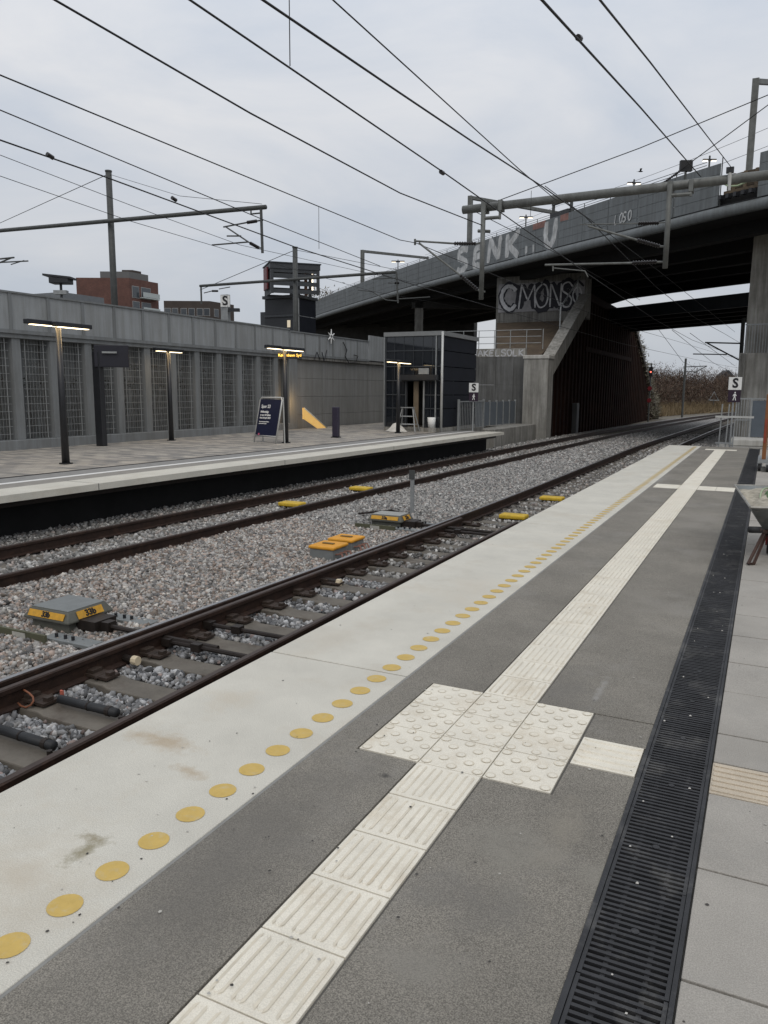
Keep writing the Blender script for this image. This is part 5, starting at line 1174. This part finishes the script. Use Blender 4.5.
# wires
def wire(pts, label, r=.011, name='overhead_wire', sag=0):
    P = [Vector(p) for p in pts]; out = []
    for a, b in zip(P[:-1], P[1:]):
        n = max(2, int((b-a).length/2.5)) if sag else 1
        for k in range(n): t = k/n; p = a+(b-a)*t; out.append(p-V(0,0,sag*4*t*(1-t)))
    out.append(P[-1]); return tag(MB().path(out, r, 6).build(name, CABLE, smooth=True), label, 'wire')
def ext(p0, p1, k): return Vector(p0)+(Vector(p0)-Vector(p1))*k
far = lambda f, z, y0, off=0: [V(f(y)+off+ .25*math.sin(y*.11), y, z) for y in np.arange(y0, 125, 14)]
a, b = px(190,0,-4.4), px(445,175,-4.4); b = V(b.x, b.y, a.z)
wire([ext(a, b, 1.2), a, b, V(-4.42, 20, 4.66)]+far(cA, 4.62, 34, -.2), 'contact wire above the near track, reaching the lower arm of the right hanging post', .0095, 'contact_wire')
P8 = [px(263,0,-4.4), px(400,93,-4.4), px(470,140,-4.4), px(540,185,-4.4), px(560,199,-4.4)]
wire([ext(P8[0], P8[1], 2)]+P8+[V(-4.4,20,5.93)]+far(cA, 5.9, 34, -.2), 'heavier carrier wire above the near track that sags and thickens towards the top edge', .0125, 'carrier_wire')
a, b = px(333,0,-4.55), px(520,170,-4.55)
wire([ext(a, b, 1), a, b, Q(556,200)], 'thin straight wire crossing above the carrier wire of the near track', .009)
P1_ = [px(55,0,-7.02), px(250,113,-7.02), px(400,193,-7.02), Q(484,226)]
wire([ext(P1_[0], P1_[2], 1)]+P1_, 'long dark wire from the upper left corner to the left hanging post', .0125)
a, b = px(0,75,-8.9), px(400,240,-8.9)
wire([ext(a, b, .8), a, b, Q(416,243)]+far(cB, 5.55, 36), 'carrier wire of the far track meeting the tip of the left arm', .010, 'carrier_wire')
a, b = px(0,140,-8.9), px(100,175,-8.9); c_ = px(295,247,-8.9)
wire([ext(a, c_, .8), a, b, c_, V(-8.75, 20, 4.45)]+far(cB, 4.5, 34), 'contact wire of the far track passing in front of the tall left mast', .0105, 'contact_wire')
a, b = py(0,110,12.0), py(264,220,25.6); a = px(0,110,-18.0)
wire([ext(a, b, .5), a, b, py(380,266,40.3)], 'dark wire running past the hanging arms of the tall left mast', .016)
a, b = px(0,155,-20.6), px(240,245,-20.6); wire([a, px(130,205,-20.6), b, V(-20.6,40,8.15), V(-20.4,62,9.0)], 'thin upper wire of the raised track behind the ribbed wall', .010)
a, b = px(0,176,-20.6), px(265,261,-20.6); wire([ext(a, b, .3), a, px(130,221,-20.6), b, V(-20.6,40,7.2), V(-20.4,62,7.9)], 'thin lower wire of the raised track behind the ribbed wall', .010)
M1 = py(108.5,174,25.9); wire([M1, py(0,223,30), py(-60,249,32)], 'stay wire falling left from the top of the tall left mast', .014)
wire([M1, py(180,196,25.7), py(262,204,25.6)], 'thin tie wire from the tall left mast to the end of its arm', .010)
wire([py(295,250,40.6), py(200,290,40.4)], 'stay wire falling left from the mast in front of the glazed tower', .018)
wire([py(296,250,40.6), py(398,270,40.4)], 'tie wire from the mast in front of the glazed tower to its arm end', .014)
wire([Q(500,200), py(640,148,20.02), py(768,95,20.05), py(800,81.5,20.05)], 'stay wire rising right from the gantry beam to a mast outside the picture', .011)
wire([Q(662,184,20.2), Q(690,163,20.2), Q(768,105,20.2), Q(800,81,20.2)], 'shorter stay wire rising right past the dark square board', .011)
ins(gt, Q(664,182.5,20.2), Q(680,171,20.2), .035)
wire([py(520,-22,5.6), py(542,0,6.0), Q(640,107,11.5), Q(701,177,19.9)], 'wire from the top edge ending at the gantry beam beside the dark square board', .011)
wire([py(560,-55,5.0), py(600,0,6.0), Q(650,62,9.2), Q(731,167,19.9)], 'wire from the top edge ending at the pale terminal on the gantry beam', .009)
wire([Q(470,209,20.05), py(560,255,30), py(640,300,44)], 'thin wire running on beneath the bridge from the left hanging post', .010)
wire([Q(545,186,20.1), py(660,272,31), py(700,304,44), py(735,332,70)], 'thin wire running on beneath the bridge between the hanging posts', .010)
for k, (x, y0, y1, X, lb) in enumerate(((290,0,66,-4.4,'thin vertical dropper at the top edge of the picture'), (319,207,249,-8.9,'thin vertical dropper above the glazed tower'), (530.5,190,216,-4.4,'thin vertical dropper above the gantry tip'))):
    a, b = px(x, y1, X), px(x, y0, X); wire([a, V(a.x, a.y, b.z if k else a.z+.75)], lb, .005, 'dropper')
for k, (x, y, X, lb) in enumerate(((50,156,-8.9,'small dark clamp on the far track contact wire at upper left'), (174,199,-8.9,'small dark clamp on the far track contact wire right of the mast'), (579,38,-1.9,'small dark clamp on the wire at the top right'), (442,172.5,-4.4,'small dark clamp on the contact wire left of the gantry'))):
    p = px(x, y, X); q = px(x+3, y+2, X); d = (q-p).normalized(); tag(MB().tube(p-d*.05, p+d*.05, .03, 8).build('wire_clamp', INSUL), lb, 'wire clamp')
dep = lambda a, b, dd: CAM+ray(a, b)*dd
wire([dep(425,255,84), dep(560,205,64), dep(768,128,42), dep(800,115,40)], 'thin upper wire along the top of the bridge', .012, sag=.25)
wire([dep(425,268,84), dep(560,222,64), dep(768,146,42), dep(800,133,40)], 'thin lower wire along the top of the bridge', .012, sag=.1)
# bird
c_ = dep(640.5, 171.5, 36); bd = MB(); ex = V(_cy,_sy,0); fw = V(-_sy,_cy,0)
bd.path([c_-ex*.12, c_-ex*.05, c_+ex*.05, c_+ex*.12], [.006,.03,.028,.008], 6)
bd.prism([c_+ex*.03, c_-ex*.04, c_-ex*.10+fw*.28+V(0,0,.06), c_+ex*.0+fw*.30+V(0,0,.07)], (0,0,.008)); bd.prism([c_+ex*.03, c_-ex*.04, c_-ex*.12-fw*.28+V(0,0,.05), c_-ex*.02-fw*.30+V(0,0,.06)], (0,0,.008))
tag(bd.build('bird', BIRDM), 'small dark bird gliding above the bridge', 'bird')
# ------------------------------------------------------------------ things on the raised level and beyond
p = px(225.5, 323, -22.5); t = thing('stop_sign_pillar', 'grey pillar with white S plate on the raised level behind the wall', 'sign', (p.x, p.y, 2.0)); tz = py(225, 296, p.y).z
MB().box(p.x-.17, p.x+.22, p.y-.1, p.y+.1, 2.002, tz+.05).build('pillar', GALV, t)
ex = V(_cy,_sy,0); fn = V(_sy,-_cy,0); q = py(225, 301.5, p.y)+fn*.16+ex*.04; w_ = MB().obox(q, ex, fn, (0,0,1), .21, .02, .25).build('letter_panel', WHITEP, t); text('lettering', 'S', .56, q+fn*.03, ex, (0,0,1), BLACKT, w_, offset=.014)
q = py(234, 310, p.y); MB().obox(q, ex, fn, (0,0,1), .25, .12, .07).build('side_lamp', BLACKP, t)
p = px(61.5, 297, -20); t = thing('camera_mast', 'pole with dark twin floodlight head above the ribbed wall at left', 'floodlight', (p.x, p.y, 2.0)); hz = py(61, 281, p.y).z
MB().tube((p.x, p.y, 2.002), (p.x, p.y, hz), .04, 8).build('pole', BLACKP, t)
c_ = py(61, 280, p.y); MB().obox(c_+V(0,0,-.03), ex, fn, (-.0,0,1), .30, .22, .09).build('floodlight_head', BLACKP, t, bevel=.02); MB().obox(c_+V(-.05,0,.09), (ex+V(0,0,-.10)).normalized(), fn, (0,0,1), .43, .26, .03).build('hood', BLACKP, t)
MB().obox(py(61, 292.5, p.y), ex, fn, (0,0,1), .20, .10, .06).build('camera', GALV, t)
a = px(62, 297, -25); t = thing('shelter_roof', 'flat grey shelter standing behind the ribbed wall under the brick building', 'shelter', (a.x, a.y, 2)); top = py(75, 291, a.y).z
b = px(104, 299, -25); MB().box(-27, -25, a.y, b.y, top-.5, top).build('roof', mat('pale grey roofing', (.16,.17,.18), .7, .1), t); MB().box(-26.9, -25.1, a.y+.1, b.y-.1, 2.002, top-.502).build('wall', RIB, t)
def house(name, label, A_, B_, C_, zt, wall, cat='building'):
    # corner A, face A-B to the left, face A-C to the right
    t = thing(name, label, cat, V(A_.x, A_.y, -1.2)); D_ = B_+C_-A_
    f0 = [V(p.x, p.y, -1.2) for p in (A_, C_, D_, B_)]; MB().prism(f0, (0,0,zt+1.2)).build('wall', wall, t)
    return t, D_
def win(t, A_, B_, u, z, w_, h_, fr=WINFR):
    ex = V(B_.x-A_.x, B_.y-A_.y, 0); Ln = ex.length; ex.normalize(); n_ = V(ex.y, -ex.x, 0)
    if n_.dot(CAM-A_) < 0: n_ = -n_
    c_ = V(A_.x, A_.y, 0)+ex*(u*Ln)+V(0,0,z); f = MB().obox(c_+n_*.03, ex, n_, (0,0,1), w_/2, .05, h_/2).build('window', fr, t)
    MB().obox(c_+n_*.09, ex, n_, (0,0,1), w_/2-.10, .02, h_/2-.10).build('pane', PANE, f); return c_, ex, n_
A_, B_, C_ = dep(129,280,150), dep(76,280,150), dep(158,284,157); zt = dep(129,278,150).z
t, D_ = house('brick_building', 'red brown brick block of flats with pale balconies behind the ribbed wall', A_, B_, C_, zt, BRICK)
MB().prism([V(*(lerp3(lerp3(A_, C_, u), lerp3(B_, D_, u), v)).xy, zt+.002) for u, v in ((.1,.05),(.75,.05),(.75,.6),(.1,.6))], (0,0,1.3)).build('penthouse', mat('grey roof cladding', (.13,.13,.13), .7, .1), t)
MB().prism([V(*(lerp3(lerp3(A_, C_, u), lerp3(B_, D_, u), v)).xy, zt+1.32) for u, v in ((.3,.1),(.6,.1),(.6,.3),(.3,.3))], (0,0,.5)).build('roof_plant', DBROWN, t)
for k in range(7):
    z = zt-2.5-k*2.9
    win(t, A_, C_, .20, z, 1.9, 2.3); c_, ex_, n_ = win(t, A_, C_, .55, z, 2.6, 2.3)
    MB().obox(c_+n_*.55+V(0,0,-.95)+ex_*.6, ex_, n_, (0,0,1), 2.3, .45, .10).build('balcony', mat('pale balcony', (.40,.44,.44), .6, .1), t); MB().obox(c_+n_*.98+V(0,0,-.35)+ex_*.6, ex_, n_, (0,0,1), 2.3, .03, .45).build('balcony_front', MATS['pale balcony'], t)
A_, B_, C_ = dep(210,310,185), dep(164,310,185), dep(234,312,193); zt = dep(210,301.2,185).z
t, D_ = house('brown_building', 'low dark brown block of flats seen over the wall behind the S pillar', A_, B_, C_, zt, DBROWN)
for k in range(6):
    z = zt-2.6-k*3.0
    for u in (.25, .6): win(t, A_, C_, u, z, 1.7, 1.9)
    for u in (.07, .22, .40, .57, .76, .92): win(t, A_, B_, u, z, 1.5, 1.8)
# glazed tower
cn_ = dep(298,300,62); yw = cn_.y; xr = cn_.x; xl_ = py(264.5,300,yw).x; yb = px(316,300,xr).y
t = thing('glazed_lift_tower', 'dark square lift tower with open upper storey rising behind the wall', 'tower', (xr, yw, 1.9)); zA, zB, zC = py(303,264,yw).z, py(303,294,yw).z, 2.0
u1 = V(.719,.695,0); u2 = V(-.695,.719,0); c0 = dep(271,290,61); c0 = V(c0.x, c0.y, 0); wu, wv = 3.95, 3.2
UP = lambda a, b, z: c0+u1*a+u2*b+V(0,0,z)
def ub(name, a0, a1, b0, b1, z0, z1, m): return MB().obox(UP((a0+a1)/2, (b0+b1)/2, (z0+z1)/2), u1, u2, (0,0,1), (a1-a0)/2, (b1-b0)/2, (z1-z0)/2).build(name, m, t)
ub('roof', -.05, wu+.05, -.05, wv+.05, zA-.42, zA, SLATE); ub('roof_cap', -.12, wu+.12, -.12, wv+.12, zA+.002, zA+.08, GIRDER)
for a in (0, wu-.22):
    for b in (0, wv-.22): ub('corner_post', a, a+.22, b, b+.22, zB, zA-.43, SLATE)
for zz in (zB+.02, zB+.62, zB+1.22, zB+1.62):
    ub('rail_band', .23, wu-.23, .02, .12, zz, zz+.32, SLATE); ub('rail_band', .23, wu-.23, wv-.12, wv-.02, zz, zz+.2, SLATE)
ub('side_wall', .02, .10, .23, wv-.23, zB, zA-.43, GIRDER); ub('lift_core', wu*.45, wu*.62, .5, 1.5, zB, zA-.43, GIRDER); ub('lamp_strip', wu-.55, wu-.45, .4, .5, zB+.1, zA-.6, LAMPW); ub('brown_panel', wu-1.0, wu-.75, 1.2, 1.3, zB, zA-.43, mat('brown lift panel', (.10,.05,.035), .6, .2))
MB().box(xl_-.15, xr+.12, yw-.12, yb+.1, zB-.25, zB-.012).build('floor_band', SLATE, t)
n = 5; hh = (zB-.25-zC)/n
for k in range(n):
    MB().box(xl_+.03, xr-.05, yw, yw+.1, zC+k*hh+.12, zC+(k+1)*hh-.05).build('louvre_panel', mat('charcoal louvre', (.024,.026,.030), .5, .1), t)
    MB().box(xr-.1, xr, yw+.11, yb-.05, zC+k*hh+.03, zC+(k+1)*hh-.03).build('side_panel', PANELD, t)
    MB().box(xl_-.05, xr+.04, yw-.10, yw-.005, zC+k*hh-.06, zC+k*hh+.10).build('ledge', GALV if k % 2 else SLATE, t)
MB().box(xl_+.02, xl_+.1, yw+.11, yb-.05, zC, zB-.26).build('side_wall', PANELD, t); MB().box(xl_-.65, xl_-.05, yw+.3, yw+2, zC+hh*2.2, zC+hh*4.3).build('side_bay', SLATE, t); MB().box(xr-1.05, xr-.75, yw-.02, yw-.003, zC+hh*3.35, zC+hh*3.75).build('lit_window', mat('dim lit window', (.5,.45,.35), .5, 0, bump=0, emit=(1,.85,.6), estr=.35), t); MB().box(xr+.002, xr+.06, yw+.02, yw+.08, zC, zB).build('corner_trim', GALV, t)
MB().obox(UP(-.14, wv*.5, zB+1.25), u2, (0,0,1), u1, .8, .85, .06).build('round_sign', mat('dark red sign', (.12,.02,.025), .5, .1), t)
# far mast
p = pz(682, 417, -.9); tz = py(683, 358.5, p.y).z; t = thing('far_mast', 'distant slim mast with arm against the brown bank beyond the bridge', 'mast', (p.x, p.y, -1))
MB().tube((p.x, p.y, -1.2), (p.x, p.y, tz), .11, 8).build('mast', MASTM, t); a = py(683,367,p.y); b = py(707,366,p.y); mb = MB(); mb.tube(a, b, .05, 6); mb.tube(py(694,373,p.y), b, .05, 6); mb.tube(py(684,371.5,p.y), py(697,372,p.y), .05, 6); mb.build('arm', MASTM, t)
Yq = 55; t = thing('far_cantilever', 'dark cantilever arms beside the concrete pier beyond the platform end', 'cantilever', py(744,340,Yq)); mb = MB(); q = lambda x, y: py(x, y, Yq)
mb.tube(q(705,342.5), q(744,343.5), .05, 6); mb.tube(q(707,343), q(739,360), .05, 6); mb.tube(q(693,354), q(727,354.5), .04, 6); mb.build('arms', MASTM, t); MB().tube(V(q(743.5,340).x, Yq, -1), q(743.5,318), .12, 8).build('mast', MASTM, t)
wire([py(650,318,75), py(683,362,p.y), py(705,372,140)], 'thin wire sagging to the distant slim mast', .02); wire([py(672,330,70), py(712,362,100), py(738,376,130)], 'thin wire running into the distance beside the pier', .02); wire([py(690,333,70), py(735,366,120)], 'thin upper wire running into the distance beside the pier', .02)
p = pz(713, 409.5, -.9); t = thing('track_triangle_sign', 'small pale triangle sign beside the distant track', 'sign', p); MB().tube(p, p+V(0,0,1.6), .06, 6).build('post', MASTM, t); MB().path([p+V(-.7,0,1.4), p+V(.7,0,1.4), p+V(0,0,2.7), p+V(-.7,0,1.4)], .10, 4).build('triangle', GALV, t)
A_, B_, C_ = dep(722,372,190), dep(716,373,196), dep(735,373,196); t = thing('distant_house', 'distant dark pitched roof rising over the shrub bank beside the pier', 'house', V(A_.x, A_.y, -1)); zt = dep(722,375.5,190).z; zr = dep(726,369.5,190).z; D_ = B_+C_-A_
MB().prism([V(q.x, q.y, -1) for q in (A_, C_, D_, B_)], (0,0,zt+1)).build('wall', DBROWN, t); m1, m2 = (A_+C_)/2, (B_+D_)/2
MB().add([V(A_.x,A_.y,zt+.01), V(C_.x,C_.y,zt+.01), V(D_.x,D_.y,zt+.01), V(B_.x,B_.y,zt+.01), V(m1.x,m1.y,zr), V(m2.x,m2.y,zr)], [(0,1,4),(3,5,2),(0,4,5,3),(1,2,5,4),(0,3,2,1)]).build('roof', mat('dark roof felt', (.04,.04,.043), .8, .2), t)
# bank and shrubs beyond
SC = [V(-17,88,0), V(-13,98,0), V(-11.3,108,0), V(-8.5,122,0), V(-4,138,0), V(4,158,0), V(18,182,0), V(40,210,0)]
sc = catmull(SC, 10); vs = []; fs = []
def bank(i, t):
    p = sc[i]; q = sc[min(i+1, len(sc)-1)]-sc[max(i-1, 0)]; n_ = V(-q.y, q.x, 0).normalized(); w_ = 14
    return V(p.x, p.y, 0)+n_*(t*w_)+V(0, 0, -1.2+3.4*math.sin(min(1, t*1.3)*1.57))
M = 8
for i in range(len(sc)):
    for k in range(M): vs.append(bank(i, k/(M-1)))
for i in range(len(sc)-1):
    for k in range(M-1): fs.append((i*M+k, i*M+k+1, (i+1)*M+k+1, (i+1)*M+k))
struct(MB().add(vs, fs).build('bank', EARTH))
def twigs(P, length, width, up, col, name, label, cat):
    n = len(P); d = RNG.normal(size=(n,3)); d[:,2] = np.abs(d[:,2])*up+.2; d /= np.linalg.norm(d, axis=1)[:,None]; s_ = RNG.normal(size=(n,3)); s_ = np.cross(d, s_); s_ /= np.linalg.norm(s_, axis=1)[:,None]
    L_ = length*RNG.uniform(.5, 1.5, (n,1)); W_ = width*RNG.uniform(.6, 1.4, (n,1)); v = np.stack([P-s_*W_, P+s_*W_, P+d*L_], 1).reshape(-1,3)
    f = np.arange(n*3).reshape(-1,3); return npmesh(name, v, f, LEAFT, np.repeat(col, 3, axis=0), 'stuff', label, cat)
n = 85000; ii = RNG.uniform(0, len(sc)-2, n); tt = RNG.uniform(.12, 1, n)
bx = np.array([list(bank(int(i), t_)) for i, t_ in zip(ii, tt)]); h = (1.6+2.4*np.sin(ii*1.3)**2*RNG.uniform(.2,1,n)+.9*np.sin(ii*3.7+tt*6))*RNG.uniform(0, 1, n); bx[:,2] += np.maximum(0, h); bx[:,0] += RNG.normal(0,.5,n); bx[:,1] += RNG.normal(0,.7,n)
pal = np.array([(.10,.066,.048),(.14,.098,.07),(.065,.048,.04),(.12,.07,.05),(.17,.13,.095)]); clump = .75+.5*np.sin(ii*5.1+tt*7)[:,None]*.5
twigs(bx, .55, .04, 1.2, pal[RNG.integers(0,5,n)]*clump*.95, 'bare_shrubs', 'bare brown winter shrubs covering the bank beyond the bridge', 'shrubs')
n = 12000; ii = RNG.uniform(0, len(sc)-2, n); tt = RNG.uniform(-.10, .16, n); bx = np.array([list(bank(int(i), t_)) for i, t_ in zip(ii, tt)]); bx[:,2] = np.maximum(bx[:,2], -1.2); bx[:,1] += RNG.normal(0,.7,n)
pal = np.array([(.19,.14,.08),(.15,.11,.065),(.22,.17,.10)]); twigs(bx, .8, .05, 2.5, pal[RNG.integers(0,3,n)], 'dry_grass', 'strip of straw coloured dry grass at the foot of the shrub bank', 'grass')
n = 6000; yy = RNG.uniform(72, 91, n); zc = np.maximum(-.9, 7.9-(yy-71)*.43); hz_ = RNG.uniform(0, 1, n)**.7; bx = np.c_[-11.2+RNG.normal(0,.22,n)+.35*(1-hz_), yy+RNG.normal(0,.3,n), -1.2+(zc+2.2+np.sin(yy*1.7)*.4)*hz_]
pal = np.array([(.17,.155,.115),(.12,.115,.08),(.21,.19,.145),(.13,.105,.08)])
k_ = (bx[:,1] > 83) | (bx[:,2] > zc-.9); o = twigs(bx[k_], .38, .035, .3, pal[RNG.integers(0,4,n)][k_], 'ivy', 'pale withered ivy hanging over the end of the sheet pile wall', 'ivy')
del o['kind']
n = 420; c_ = dep(324, 296, 84); P = np.array(c_)+RNG.normal(0, 1, (n,3))*np.array([1.6,1.6,.35]); o = twigs(P, .28, .06, 1.0, pal[RNG.integers(0,4,n)], 'roadside_shrub', 'sparse shrub at the far left end of the bridge', 'shrub'); del o['kind']
